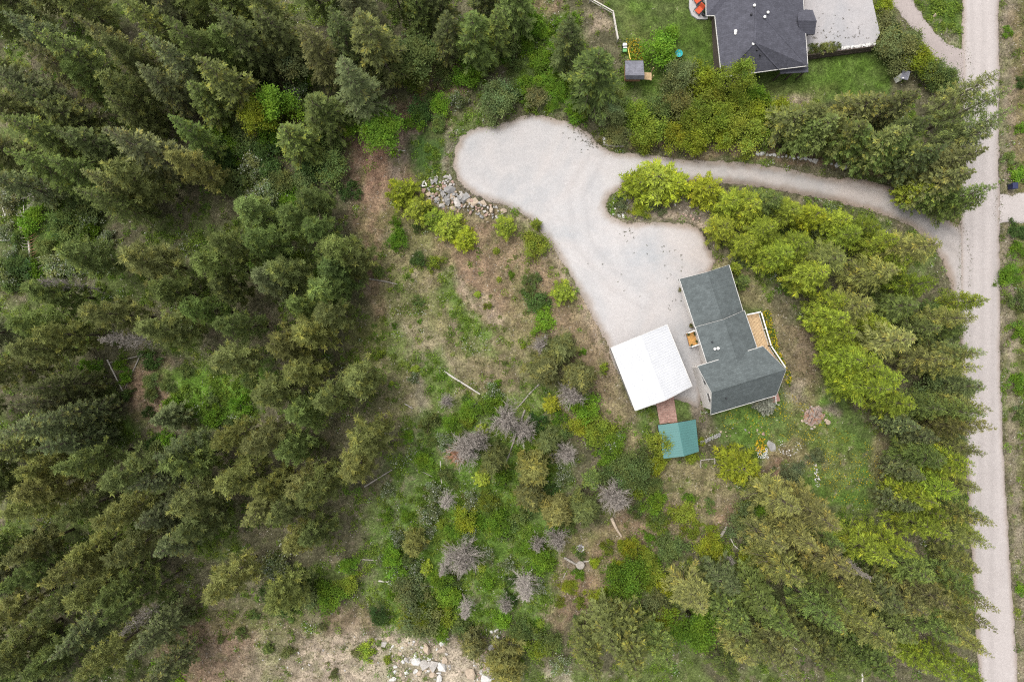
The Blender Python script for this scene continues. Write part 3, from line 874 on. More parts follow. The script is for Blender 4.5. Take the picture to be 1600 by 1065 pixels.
def zone(px, py):
    near = lambda x, y, r: (px - x) ** 2 + (py - y) ** 2 < r * r
    if py < 300 and px > 1195: return "in the belt between upper driveway and neighbouring lawn"
    if px > 1440: return "at the edge of the gravel road" if py < 700 else "along the lower gravel road below the lawn"
    if py < 235 and px > 880: return "in the hedge strip above the driveway"
    if px > 1110 and py < 460: return "between the garage and the driveway mouth"
    if px > 1110 and py < 640: return "between the house deck and the road"
    if px > 1225 and py < 800: return "on the slope between lower lawn and road"
    if near(906, 860, 75): return "close to the stone fire ring"
    if px > 1060 and py > 870: return "in the grove below the garden"
    if px > 860 and py > 870: return "in the grove below the fire ring"
    if px > 1010 and py > 690: return "around the garden below the green shed"
    if near(215, 610, 120): return "around the forest gap with crossed fallen trunks"
    if near(55, 380, 150): return "near the fallen rusty conifer"
    if px < 330 and py < 330: return "in the deep forest above the fallen rusty conifer"
    if px < 620 and py < 330: return "in the upper forest beside the dirt trail"
    if px < 620 and py > 850: return "in the lower forest above the bare rubble"
    if 420 < px < 640: return "at the forest edge facing the clearing"
    if px < 640: return "deep in the forest behind the clearing edge"
    if py < 260: return "beyond the round end of the driveway"
    if py < 600: return "on the dry slope under the driveway edge"
    if px < 760: return "among the undergrowth and white blossom"
    return "among the undergrowth below the carport"


def plant(kind, loc, h, Rr, tint, rz=None, label=None, lean=None, z=None):
    vs = V[kind]; pr = vs[int(rng.integers(len(vs)))]
    t = empty(NAMES[kind], loc, float(rng.random() * 6.283) if rz is None else rz)
    t.scale = (Rr / pr['R'], Rr / pr['R'], h / pr['h'])
    if lean: t.rotation_euler = (lean[0], lean[1], t.rotation_euler[2])
    c = np.array(TINT[tint]) * np.array((1.06, 1.0, .95)) * (1 + rng.normal(0, .12)) * (1 + rng.normal(0, .03, 3)); c = np.clip(c, .008, .9)
    for nm, me_ in pr['parts']:
        o = bpy.data.objects.new(nm, me_); o.parent = t; COL.objects.link(o)
        o.color = (*c, 1)
    px = CX + loc[0] * K; py = CY - loc[1] * K
    zn = zone(px, py)
    big = kind in ('fir', 'pine', 'larch', 'birch', 'dead')
    size = ("towering" if h > 15.5 else "tall" if h > 12.5 else "medium" if h > 9 else "small") if big else ("tall" if h > 3.3 else "" if h > 1.5 else "low")
    wid = Rr / (2.5 if big else 1.7)
    size += " broad" if wid > 1.15 else " slender" if wid < .85 and big else " compact" if wid < .85 else ""
    kindw = dict(fir="fir", pine="tufted pine", larch="feathery larch", younglarch="young larch", youngpine="young pine", spruce="spruce", bush="rounded leafy shrub",
                 bigbush="spreading leafy shrub", lowbush="leafy bush", flowerbush="shrub with white blossom", birch="light-leaved birch",
                 dead="bare grey dead tree", deadlow="bare grey dead bush", rustdead="rust-brown dead conifer")[kind]
    tw = "" if kind in ('dead', 'deadlow', 'rustdead') else TINTWORD[tint]
    lab = label or " ".join(f"{size} {tw} {kindw} {zn}".split())
    tag(t, lab, CATS[kind], None if label else (f"{tw} {kindw}es {zn}" if kindw.endswith(("sh", "ch")) else f"{tw} {kindw}s {zn}").strip())
    return t


def tree_tip(kind, tx, ty, h, Rr, tint, label=None):
    """a tree whose top stands over photo pixel (tx, ty) when seen from the drone"""
    g = 0.0
    for _ in range(2):
        p = P(tx, ty, g + h); g = float(gz(p.x, p.y))
    return plant(kind, (p.x, p.y, g - .05), h, Rr, tint, label=label)


def shrub(kind, px, py, rpx, h, tint, label=None):
    p = G(px, py); p2 = P(px, py, p.z + h * .55)
    g = float(gz(p2.x, p2.y))
    return plant(kind, (p2.x, p2.y, g - .03), h, rpx / K * .95, tint, label=label)


tips = []          # every tree top already placed, for spacing the fill


def T(kind, lst):
    for a in lst:
        tx, ty = a[0], a[1]; tint = a[2]
        h = a[3] if len(a) > 3 else {'fir': 15.5, 'pine': 14, 'larch': 13.5, 'dead': 11, 'birch': 9}[kind] + rng.normal(0, 1.3)
        Rr = a[4] if len(a) > 4 else {'fir': 2.7, 'pine': 2.6, 'larch': 2.6, 'dead': 1.9, 'birch': 2.0}[kind] * rng.uniform(.85, 1.2)
        tree_tip(kind, tx, ty, h, Rr, tint); tips.append((tx, ty))


T('fir', [(122, 24, 'A', 17), (27, 68, 'A', 17), (223, 50, 'G', 17), (260, 28, 'N', 17, 3.2), (206, 101, 'G'), (306, 85, 'O', 17), (159, 203, 'G', 18, 3.4),
          (80, 192, 'D'), (108, 294, 'N'), (5, 180, 'N'), (3, 125, 'D'), (50, 44, 'N'), (7, 14, 'G'), (338, 10, 'D', 17), (399, 20, 'D'), (122, 267, 'O'),
          (560, 8, 'O', 18, 3.6), (468, 34, 'A', 16), (528, 92, 'G', 17, 3.3), (478, 142, 'N', 13), (437, 196, 'N', 11), (407, 17, 'D'), (508, 10, 'D'),
          (690, 14, 'D', 13), (738, 10, 'N', 14, 3.4), (772, 10, 'N', 13), (0, 236, 'N'), (57, 657, 'G', 15, 2.2), (47, 705, 'G', 15, 2.2), (7, 637, 'G', 15),
          (0, 674, 'G'), (20, 610, 'D'), (237, 657, 'G', 8, 2.0), (898, 25, 'D', 13, 2.7), (944, 74, 'N', 15, 3.9)])
T('pine', [(269, 243, 'Y', 13, 2.5), (93, 390, 'N', 12), (189, 397, 'O', 14), (298, 400, 'N'), (331, 374, 'N'), (385, 367, 'N', 13), (40, 455, 'N', 12), (125, 488, 'O'),
           (223, 515, 'O', 14, 3.0), (237, 451, 'N', 12), (277, 478, 'N'), (338, 505, 'N'), (331, 563, 'O', 13), (54, 522, 'O'), (10, 549, 'O'), (250, 716, 'G'),
           (335, 692, 'Y', 13, 2.3), (382, 698, 'O'), (505, 384, 'N', 13), (420, 417, 'O'), (498, 488, 'O', 13), (491, 448, 'N', 12), (464, 519, 'Y', 13), (427, 539, 'Y', 13),
           (400, 434, 'G'), (451, 580, 'Y', 13), (542, 597, 'O', 13, 2.9), (501, 627, 'O'), (559, 695, 'Y', 14, 3.1), (437, 708, 'N'), (454, 647, 'N', 12), (400, 617, 'O'),
           (24, 742, 'Y'), (27, 773, 'Y'), (0, 810, 'Y'), (3, 874, 'O'), (162, 759, 'O'), (145, 820, 'Y'), (257, 735, 'N'), (341, 762, 'Y'), (270, 796, 'O'), (277, 837, 'O'),
           (68, 911, 'Y'), (105, 948, 'Y'), (145, 942, 'N'), (322, 935, 'Y', 14, 2.9), (0, 921, 'N'), (122, 1057, 'Y'), (34, 1057, 'N'), (162, 975, 'N'), (403, 773, 'Y'),
           (444, 773, 'Y'), (539, 742, 'Y', 12), (468, 783, 'O'), (444, 864, 'Y', 12), (478, 847, 'O', 11), (422, 950, 'Y', 11), (470, 300, 'N', 11), (440, 330, 'N', 11),
           (380, 320, 'N', 11), (480, 350, 'N', 12), (512, 420, 'N', 11), (545, 400, 'O', 9)])
T('larch', [(1315, 823, 'T', 15, 3.0), (1332, 901, 'T', 15), (1400, 884, 'L', 13), (1376, 948, 'T', 15), (1369, 982, 'Y'), (1335, 955, 'N'), (1254, 915, 'Y'), (1325, 989, 'N'),
            (1281, 1026, 'O'), (1406, 1019, 'Y'), (1433, 870, 'L', 12), (1484, 840, 'L', 12), (1521, 742, 'L', 12), (1497, 773, 'L', 12), (1558, 823, 'Y', 13, 1.9), (1553, 857, 'Y', 13, 1.9),
            (1565, 958, 'Y', 14, 1.9), (1558, 985, 'Y', 13, 1.9), (1550, 1026, 'Y', 14, 1.9), (1541, 708, 'Y', 12, 1.9), (1497, 1002, 'N', 11), (1295, 421, 'L', 11, 2.6),
            (1268, 374, 'L', 10, 2.6), (1467, 380, 'Y', 13, 3.2), (1468, 440, 'L', 11), (1433, 475, 'N', 9), (1365, 475, 'Y', 12), (1430, 532, 'T', 13, 3.0), (1328, 495, 'L', 10),
            (1390, 610, 'L', 12), (1413, 593, 'L', 12), (1531, 495, 'Y', 12, 2.0), (1531, 553, 'Y', 12, 1.8), (1533, 576, 'Y', 12, 1.8), (1558, 668, 'Y', 13, 1.9), (1548, 640, 'Y', 12, 1.9),
            (1568, 112, 'P', 13, 2.2), (1584, 134, 'P', 14, 2.2), (1590, 168, 'P', 14, 2.0), (1562, 196, 'P', 12), (1556, 290, 'N', 12, 2.1), (1540, 310, 'N', 10, 2.2), 
            (1405, 372, 'L', 9, 2.3), (1345, 360, 'L', 8, 2.3), (1320, 400, 'Y', 10), (1400, 420, 'Y', 11), (1425, 405, 'L', 9), (1336, 518, 'L', 9), (1350, 560, 'L', 10), (1380, 570, 'L', 11),
            (1366, 604, 'L', 9), (1210, 350, 'L', 8, 2.4), (1150, 312, 'L', 5.5, 2.4), (1176, 304, 'L', 6, 2.3), (1215, 308, 'N', 6.5, 2.4), (1248, 322, 'L', 7, 2.4), (1288, 330, 'M', 7, 2.3), (1328, 340, 'L', 7, 2.2), (1372, 352, 'L', 7, 2.2), (1140, 350, 'L', 6, 2.2), (1178, 376, 'L', 6, 2.2), (1185, 318, 'L', 7, 2.2), (1240, 390, 'L', 9), (1226, 392, 'L', 7), (1282, 432, 'L', 8), (1322, 468, 'L', 9),
            (1344, 556, 'L', 8), (1356, 584, 'L', 8), (1104, 955, 'T', 12, 3.0), (1180, 1040, 'T', 13), (1225, 860, 'T', 12), (1250, 800, 'T', 13, 2.8), (1280, 860, 'T', 13),
            (1480, 722, 'N', 10), (1470, 790, 'L', 11), (1472, 764, 'N', 9), (1482, 812, 'L', 10), (1460, 905, 'N', 11), (1450, 960, 'A', 11), (1490, 950, 'A', 12)])
T('fir', [(1541, 228, 'A', 13, 2.7), (1518, 264, 'A', 12), (1362, 189, 'O', 11), (1312, 180, 'O', 10), (1420, 203, 'O', 12), (1437, 140, 'A', 11), (1376, 146, 'O', 10), (1295, 165, 'O', 9),
          (1256, 172, 'O', 8), (1362, 190, 'N', 10), (1420, 208, 'N', 11), (1460, 180, 'D', 12), (1480, 230, 'D', 12), (1476, 228, 'O', 11), (1320, 175, 'Y', 9), (1278, 190, 'N', 8),
          (1456, 286, 'L', 7, 1.9), (1492, 292, 'N', 9, 2.0), (1000, 1050, 'O', 16, 3.6), (965, 1020, 'O', 13, 3.0), (930, 1060, 'O', 14), (1050, 1050, 'N', 13), (1165, 985, 'N', 13, 3.0), (1150, 930, 'G', 9, 2.8),
          (1210, 960, 'N', 13), (1240, 1000, 'N'), (1200, 1045, 'O'), (1440, 668, 'G', 9, 1.8), (1470, 690, 'G', 9, 2.0), (1450, 745, 'G', 9, 1.9), (1440, 800, 'G', 9, 1.8), (1260, 1060, 'O'), (1350, 1060, 'N', 12),
          (1310, 1040, 'D', 12), (1420, 960, 'D', 12), (1400, 1060, 'N', 11), (1430, 1010, 'N', 11)])
for yy_ in np.linspace(470, 1060, 15):
    T('larch', [(1512 + 34 * rng.random() + max(0, (yy_ - 700) * .03), yy_ + rng.normal(0, 8), ['L', 'N', 'Y', 'P'][int(rng.integers(4))], rng.uniform(8, 13), rng.uniform(1.5, 2.2))])
T('birch', [(1172, 98, 'L', 9, 1.9), (1104, 1000, 'B', 8, 3.0), (640, 72, 'N', 8, 3.0), (590, 195, 'B', 7, 2.6), (410, 150, 'B', 8, 2.7), (385, 165, 'M', 8, 2.2), (444, 72, 'P', 8, 2.6)])


def fill(poly, gap, kinds, hr, Rr, holes=(), off=0):
    w = np.array(poly, float); x0, y0 = w.min(0); x1, y1 = w.max(0)
    yy = y0; row = 0
    while yy < y1:
        xx = x0 + (row % 2) * gap * .5
        while xx < x1:
            px, py = xx + rng.normal(0, gap * .2), yy + rng.normal(0, gap * .2); xx += gap
            A = np.array([px]); B_ = np.array([py])
            if sdist(A, B_, w)[0] > 0: continue
            if any(sdist(A, B_, np.array(hh, float))[0] < 0 for hh in holes): continue
            if any((px - a) ** 2 + (py - b) ** 2 < (gap * .72) ** 2 for a, b in tips): continue
            kind, tint = kinds[int(rng.integers(len(kinds)))]
            tree_tip(kind, px, py, rng.uniform(*hr), rng.uniform(*Rr), tint); tips.append((px, py))
        yy += gap * .87; row += 1


FK = [('fir', 'D'), ('fir', 'G'), ('pine', 'O'), ('pine', 'N'), ('fir', 'N'), ('fir', 'O')]
fill([(-130, -90), (620, -90), (600, 0), (480, 0), (330, 60), (310, 150), (280, 230), (150, 280), (-130, 270)], 54, FK, (12, 16.5), (2.2, 3.1))
fill([(-130, 470), (40, 480), (40, 640), (60, 720), (230, 740), (330, 730), (430, 690), (500, 690), (500, 740), (420, 820), (350, 850), (200, 900), (200, 1150), (-130, 1150)], 58,
     [('pine', 'O'), ('pine', 'N'), ('pine', 'Y'), ('fir', 'O'), ('fir', 'G')], (11.5, 15), (2.2, 3.0))
fill([(330, 380), (480, 390), (520, 470), (440, 600), (330, 540), (280, 440)], 56, [('pine', 'N'), ('pine', 'O')], (11, 13.5), (2.2, 2.8))
fill([(1180, 400), (1260, 350), (1330, 380), (1400, 395), (1470, 460), (1505, 560), (1515, 700), (1530, 1080), (1030, 1080), (1030, 990), (1190, 850), (1310, 830), (1450, 810), (1450, 650), (1350, 610), (1330, 480)], 48,
     [('larch', 'L'), ('larch', 'N'), ('larch', 'M'), ('larch', 'Y'), ('larch', 'L')], (7.5, 11.5), (1.8, 2.4),
     holes=[[(1120, 780), (1200, 780), (1200, 900), (1080, 900)], [(1060, 960), (1150, 960), (1150, 1065), (1060, 1065)]])
fill([(620, -60), (860, -60), (830, 20), (770, 50), (700, 40), (640, 50)], 46, [('fir', 'D'), ('fir', 'N')], (11, 14), (2.3, 3.0))

# low trees and shrubs by the place they stand
S_ = [
    ('bigbush', 778, 155, 34, 4, 'P'), ('bush', 728, 115, 24, 3, 'B'), ('bush', 690, 162, 20, 2.4, 'B'), ('flowerbush', 716, 155, 16, 2, 'W'), ('bush', 657, 170, 22, 2, 'K'),
    ('bush', 642, 120, 26, 3, 'L'), ('bigbush', 610, 95, 40, 5, 'N'), ('bigbush', 510, 250, 38, 3.6, 'N'), ('bush', 476, 280, 20, 2.4, 'P'), ('lowbush', 548, 298, 18, 1.2, 'K'), ('bush', 560, 190, 30, 3, 'B'),
    ('younglarch', 628, 300, 34, 4, 'M'), ('younglarch', 652, 324, 30, 3.5, 'L'), ('younglarch', 678, 340, 26, 2.8, 'L'), ('younglarch', 702, 352, 32, 3.2, 'L'), ('younglarch', 726, 372, 26, 2.6, 'M'), ('younglarch', 790, 352, 24, 3.2, 'L'),
    ('bush', 836, 385, 24, 2.4, 'L'), ('younglarch', 880, 455, 25, 3.4, 'L'), ('bush', 620, 374, 18, 2, 'B'), ('bush', 655, 405, 14, 1.4, 'K'), ('lowbush', 680, 412, 14, 1.3, 'L'), ('younglarch', 590, 425, 14, 2.4, 'N'),
    ('lowbush', 838, 470, 22, 1.2, 'K'), ('lowbush', 850, 500, 22, 1.2, 'B'), ('lowbush', 830, 440, 16, 1.0, 'N'), ('lowbush', 945, 575, 9, .9, 'L'), ('younglarch', 838, 350, 12, 2, 'L'),
    ('youngpine', 875, 545, 34, 6, 'A'), ('youngpine', 850, 575, 34, 6, 'A'), ('youngpine', 905, 590, 34, 6.5, 'O'), ('deadlow', 845, 540, 16, 2.6, 'G'), ('deadlow', 895, 615, 22, 3, 'G'), ('younglarch', 862, 632, 18, 2.6, 'M'),
    ('bush', 915, 640, 28, 2.6, 'B'), ('bush', 935, 670, 30, 2.6, 'L'), ('bush', 960, 690, 24, 2.2, 'B'), ('bush', 905, 665, 22, 2.2, 'M'), ('bigbush', 985, 735, 38, 4.2, 'N'), ('bush', 1018, 785, 22, 2.4, 'B'), ('bush', 1035, 690, 26, 3.2, 'L'),
    ('bush', 1027, 725, 18, 2, 'M'), ('bush', 1016, 755, 20, 2, 'N'), ('flowerbush', 955, 690, 20, 1.8, 'P'), ('lowbush', 945, 720, 18, 1.4, 'B'),
    ('youngpine', 834, 732, 36, 7, 'Y'), ('youngpine', 868, 796, 34, 6.5, 'Y'), ('youngpine', 827, 773, 30, 6, 'A'), ('youngpine', 911, 793, 34, 6, 'O'), ('youngpine', 770, 720, 30, 5.5, 'O'), ('youngpine', 855, 690, 26, 5, 'O'), ('younglarch', 925, 750, 22, 3, 'N'),
    ('deadlow', 728, 700, 30, 3.4, 'G'), ('deadlow', 790, 655, 30, 3.4, 'G'), ('deadlow', 745, 685, 18, 2.6, 'G'), ('deadlow', 697, 627, 12, 1.6, 'G'), ('deadlow', 815, 672, 22, 2.6, 'G'), ('deadlow', 885, 708, 22, 3, 'G'),
    ('deadlow', 962, 776, 24, 3, 'G'), ('deadlow', 871, 842, 20, 2.8, 'G'), ('deadlow', 725, 872, 32, 3.6, 'G'), ('deadlow', 1137, 876, 14, 1.6, 'G'), ('deadlow', 840, 850, 14, 2.2, 'G'), ('deadlow', 790, 945, 14, 2, 'G'),
    ('youngpine', 647, 850, 26, 5, 'Y'), ('bush', 728, 812, 22, 2.4, 'M'), ('flowerbush', 677, 768, 18, 2, 'W'), ('flowerbush', 735, 783, 18, 2, 'W'), ('flowerbush', 668, 800, 20, 2, 'W'), ('flowerbush', 762, 867, 14, 1.8, 'W'),
    ('flowerbush', 650, 888, 16, 1.8, 'W'), ('flowerbush', 606, 769, 12, 1.4, 'W'), ('flowerbush', 792, 884, 14, 1.7, 'W'), ('flowerbush', 623, 842, 14, 1.6, 'W'), ('flowerbush', 730, 840, 14, 1.6, 'W'), ('flowerbush', 768, 612, 16, 1.8, 'N'),
    ('flowerbush', 645, 590, 10, 1.1, 'W'), ('flowerbush', 640, 950, 14, 1.8, 'W'), ('bush', 640, 920, 30, 2.6, 'W'), ('bush', 655, 970, 34, 2.8, 'W'), ('bush', 625, 895, 22, 2, 'B'), ('bush', 615, 870, 20, 2, 'B'),
    ('bush', 592, 960, 18, 2, 'K'), ('bush', 660, 965, 16, 3, 'M'), ('bush', 690, 990, 16, 1.8, 'B'), ('bush', 700, 930, 22, 2.2, 'B'), ('bush', 775, 820, 24, 2.4, 'B'), ('bush', 690, 905, 20, 2, 'B'), ('bush', 760, 780, 20, 2.4, 'L'),
    ('bush', 770, 640, 24, 2, 'B'), ('bush', 735, 640, 20, 1.6, 'B'), ('lowbush', 575, 1017, 18, 1.2, 'L'), ('lowbush', 605, 1030, 8, .8, 'L'), ('youngpine', 738, 1010, 28, 5, 'A'), ('youngpine', 790, 1040, 40, 7, 'Y'), ('bush', 838, 1010, 22, 2.6, 'L'),
    ('bush', 845, 880, 24, 2.4, 'B'), ('bush', 830, 855, 20, 2.2, 'B'), ('flowerbush', 875, 1040, 18, 2, 'P'), ('bush', 855, 1000, 22, 2.6, 'N'), ('bush', 815, 985, 20, 2.4, 'N'), ('bush', 700, 660, 14, 1.2, 'B'), ('bush', 990, 857, 20, 2.2, 'M'),
    ('lowbush', 1070, 803, 24, 1.2, 'L'), ('bush', 1010, 875, 18, 2, 'L'), ('lowbush', 1030, 820, 18, 1.1, 'L'), ('bush', 1050, 855, 26, 2, 'N'), ('bush', 1110, 850, 26, 2.2, 'M'), ('bigbush', 1165, 818, 32, 4, 'P'), ('bush', 1200, 830, 26, 2.6, 'M'),
    ('bush', 1190, 800, 24, 2.4, 'B'), ('bush', 1015, 895, 20, 2, 'L'), ('bush', 1045, 910, 22, 2.4, 'M'), ('bigbush', 980, 905, 38, 4, 'B'), ('bush', 1025, 945, 24, 2.4, 'W'), ('bush', 1040, 965, 24, 2.4, 'M'), ('bush', 1130, 870, 20, 2, 'L'), ('bush', 1175, 870, 22, 2.2, 'M'),
    ('younglarch', 1155, 728, 44, 4.6, 'M'), ('younglarch', 1195, 760, 26, 3, 'M'), ('bush', 1240, 738, 20, 1.8, 'G'), ('bush', 1275, 712, 14, 1.4, 'G'), ('lowbush', 1080, 715, 12, 1, 'L'), ('lowbush', 1095, 690, 8, .8, 'M'),
    ('younglarch', 1160, 440, 18, 3.4, 'N'), ('younglarch', 1150, 420, 14, 3, 'L'),
    ('younglarch', 1026, 282, 46, 4.6, 'L'), ('younglarch', 1056, 288, 34, 4.0, 'M'), ('younglarch', 996, 288, 34, 3.8, 'M'), ('younglarch', 1104, 297, 36, 4.4, 'M'), ('bush', 1002, 328, 15, 1.4, 'M'), ('lowbush', 969, 321, 13, 1.0, 'G'), ('lowbush', 1030, 322, 16, 1, 'G'),
    ('bush', 1020, 203, 30, 3.4, 'L'), ('bush', 1050, 216, 26, 3, 'M'), ('bush', 1090, 216, 28, 3, 'M'), ('bigbush', 1162, 203, 36, 4, 'L'), ('bush', 969, 212, 24, 2, 'A'), ('birch', 952, 175, 22, 5, 'P'), ('bush', 1087, 178, 28, 3.4, 'L'), ('bush', 1060, 165, 26, 3.4, 'Y'),
    ('bush', 1120, 186, 30, 3.6, 'L'), ('bush', 1150, 165, 30, 3.4, 'L'), ('bush', 1180, 180, 26, 3, 'M'), ('bush', 1030, 170, 26, 3, 'N'), ('bush', 1000, 178, 26, 3, 'L'), ('bush', 1110, 155, 28, 3, 'L'), ('bush', 1180, 150, 24, 2.6, 'B'), ('bush', 1215, 175, 26, 2.6, 'M'), ('bush', 1240, 212, 20, 2.2, 'L'),
    ('bush', 1075, 195, 24, 3, 'L'), ('bush', 1130, 214, 20, 2.2, 'M'), ('bush', 1005, 215, 22, 2.4, 'L'), ('bush', 1200, 208, 22, 2.4, 'L'),
    ('bush', 960, 160, 24, 3, 'N'), ('bush', 835, 155, 22, 2, 'A'), ('bush', 905, 165, 24, 2.4, 'B'), ('bush', 1216, 208, 16, 2, 'K'),
    ('bush', 1033, 74, 32, 3.4, 'B'), ('bush', 1045, 55, 16, 2, 'B'), ('bigbush', 1064, 118, 30, 3.8, 'P'), ('bush', 1098, 122, 28, 3.4, 'M'), ('bush', 820, 30, 32, 3.4, 'B'), ('bush', 790, 60, 30, 3, 'N'), ('bush', 765, 80, 22, 2.6, 'N'), ('bush', 850, 100, 26, 1.4, 'B'), ('lowbush', 870, 130, 24, 1, 'B'),
    ('bigbush', 1403, 75, 36, 3.4, 'A'), ('bush', 1437, 95, 28, 3, 'M'), ('bush', 1425, 65, 22, 2.4, 'O'), ('bush', 1460, 112, 24, 2.8, 'N'), ('bush', 1385, 30, 22, 2, 'A'), ('bush', 1378, 10, 20, 1.8, 'M'), ('bush', 1395, 48, 16, 1.6, 'K'), ('lowbush', 1365, 18, 12, .9, 'L'), ('bush', 1480, 125, 22, 2.4, 'N'),
    ('bush', 1467, 553, 34, 3.4, 'P'), ('bush', 1460, 600, 34, 3.4, 'P'), ('bush', 1477, 657, 36, 3.6, 'P'), ('bush', 1440, 640, 24, 2.6, 'B'), ('bush', 1295, 350, 28, 3, 'P'), ('bush', 1450, 500, 28, 3, 'N'), ('bush', 1490, 700, 30, 3, 'W'), ('bush', 1500, 610, 26, 3, 'W'), ('bush', 1480, 510, 26, 3, 'N'),
    ('bush', 1190, 640, 0, 0, 'S'),
    ('bush', 440, 935, 30, 2.8, 'K'), ('bush', 515, 935, 26, 2.4, 'B'), ('flowerbush', 430, 880, 26, 2.4, 'P'), ('bush', 470, 920, 30, 2.8, 'W'), ('bush', 540, 915, 20, 1.8, 'L'), ('bush', 545, 885, 16, 1.4, 'B'),
    ('flowerbush', 10, 430, 20, 2, 'W'), ('flowerbush', 85, 415, 24, 2.2, 'P'), ('bush', 30, 420, 24, 2, 'K'), ('bush', 110, 350, 34, 2.4, 'N'), ('bush', 130, 320, 30, 2.2, 'N'), ('flowerbush', 140, 345, 18, 1.6, 'P'),
    ('flowerbush', 398, 255, 26, 2.6, 'P'), ('flowerbush', 420, 300, 26, 2.4, 'P'), ('bush', 435, 285, 24, 2.6, 'N'), ('bush', 380, 215, 30, 3, 'N'), ('bush', 395, 200, 26, 3, 'P'), ('bush', 350, 240, 26, 2.6, 'K'), ('bush', 415, 235, 26, 2.6, 'K'),
    ('bush', 70, 1000, 26, 2.4, 'K'), ('bush', 260, 960, 28, 2, 'N'), ('lowbush', 260, 1055, 30, 1.1, 'B'), ('bush', 1580, 430, 20, 1.2, 'B'), ('lowbush', 1592, 470, 18, 1, 'N'), ('lowbush', 1595, 520, 18, 1, 'B'), ('lowbush', 1592, 600, 18, 1, 'B'), ('lowbush', 1594, 650, 16, 1, 'N'), ('lowbush', 1595, 270, 18, .9, 'B'), ('lowbush', 1580, 250, 14, .8, 'N'),
    ('lowbush', 1597, 128, 10, .8, 'K'), ('lowbush', 1596, 200, 10, .8, 'B'), ('lowbush', 1590, 360, 16, .9, 'K'), ('lowbush', 1596, 390, 16, .9, 'B'), ('lowbush', 1575, 50, 10, .5, 'B'), ('lowbush', 1598, 920, 12, .8, 'B'),
]
for a in S_:
    if a[3] <= 0: continue
    if a[0] == 'deadlow': a = (a[0], a[1], a[2], a[3] * rng.uniform(1.2, 1.6), a[4] * rng.uniform(1.5, 2.3), a[5])
    shrub(*a)


def sprinkle(poly, n, kinds, rr, gap, seed):
    """loose low growth between the larger plants"""
    r = np.random.default_rng(seed); w = np.array(poly, float); lo, hi = w.min(0), w.max(0); got = []
    for _ in range(n * 25):
        if len(got) >= n: break
        px, py = r.uniform(lo[0], hi[0]), r.uniform(lo[1], hi[1]); rp_ = r.uniform(*rr)
        if sdist(np.array([px]), np.array([py]), w)[0] > 0: continue
        q_ = PX([(px, py)])
        if dflat_at(q_[0, 0], q_[0, 1]) < rp_ / K * .8: continue
        if any((px - a_) ** 2 + (py - b_) ** 2 < (gap * (rp_ + c_)) ** 2 for a_, b_, c_ in got): continue
        got.append((px, py, rp_)); k_, t_ = kinds[int(r.integers(len(kinds)))]
        shrub(k_, px, py, rp_, rp_ / K * r.uniform(.9, 1.5), t_)


def dflat_at(x, y):
    return float(dflat[min(np.searchsorted(gx, x), len(gx) - 1), min(np.searchsorted(gy, y), len(gy) - 1)])


sprinkle([(600, 790), (640, 660), (760, 600), (860, 620), (900, 700), (890, 800), (850, 990), (620, 985), (590, 900)], 62,
         [('lowbush', 'B'), ('lowbush', 'L'), ('bush', 'N'), ('lowbush', 'K'), ('bush', 'B'), ('flowerbush', 'W'), ('lowbush', 'N'), ('younglarch', 'L')], (9, 20), .75, 5)
sprinkle([(600, 330), (680, 350), (820, 370), (920, 520), (960, 640), (850, 600), (740, 600), (600, 620), (570, 450)], 26,
         [('lowbush', 'N'), ('lowbush', 'L'), ('lowbush', 'O'), ('younglarch', 'L'), ('lowbush', 'B')], (4, 10), 1.0, 6)
sprinkle([(130, 560), (400, 560), (410, 660), (250, 700), (140, 680)], 26, [('lowbush', 'B'), ('lowbush', 'K'), ('bush', 'N')], (10, 20), .8, 7)
sprinkle([(230, 960), (470, 940), (600, 970), (580, 1060), (260, 1070)], 13, [('lowbush', 'N'), ('lowbush', 'O'), ('lowbush', 'A'), ('youngpine', 'N')], (5, 15), 1.1, 8)
sprinkle([(0, 290), (140, 290), (190, 420), (0, 450)], 26, [('lowbush', 'N'), ('bush', 'N'), ('lowbush', 'B'), ('flowerbush', 'P')], (12, 24), .7, 9)
sprinkle([(860, 800), (1000, 740), (1110, 780), (1180, 800), (1080, 900), (900, 990), (860, 920)], 34, [('lowbush', 'L'), ('lowbush', 'N'), ('bush', 'M'), ('lowbush', 'B')], (7, 16), .9, 10)
sprinkle([(330, 120), (480, 100), (520, 300), (420, 340), (340, 280)], 26, [('bush', 'N'), ('bush', 'B'), ('flowerbush', 'P'), ('bush', 'K'), ('bush', 'L')], (18, 30), .75, 12)
sprinkle([(780, 20), (900, 20), (920, 170), (780, 160)], 22, [('lowbush', 'B'), ('lowbush', 'N'), ('bush', 'B')], (10, 20), .8, 13)
sprinkle([(600, 60), (720, 60), (700, 200), (600, 230), (560, 180)], 14, [('bush', 'K'), ('bush', 'N'), ('lowbush', 'B')], (10, 22), .9, 14)
T('dead', [(62, 440, 'G', 11, 1.8), (694, 793, 'G', 6, 1.5), (725, 965, 'G', 6, 1.6), (697, 880, 'G', 5, 1.2), (820, 935, 'G', 8, 2.4), (1362, 905, 'G', 12, 1.5),  (690, 900, 'G', 5, 1.2),
           (160, 530, 'G', 12, 2.0), (190, 990, 'G', 9, 1.6)])
p = G(716, 708); plant('rustdead', tuple(p), 3.0, 2.0, 'G', label="rust-brown dead conifer behind a bare grey bush")
p = P(1190, 632, 0.0); plant('spruce', (p.x, p.y, -.1), 3.0, 1.45, 'S', label="silvery blue spruce under the eave of the grey-roofed house")

# ------------------------------------------------------------------ buildings
def lerp(a, b, t): return Vector(a) + (Vector(b) - Vector(a)) * t


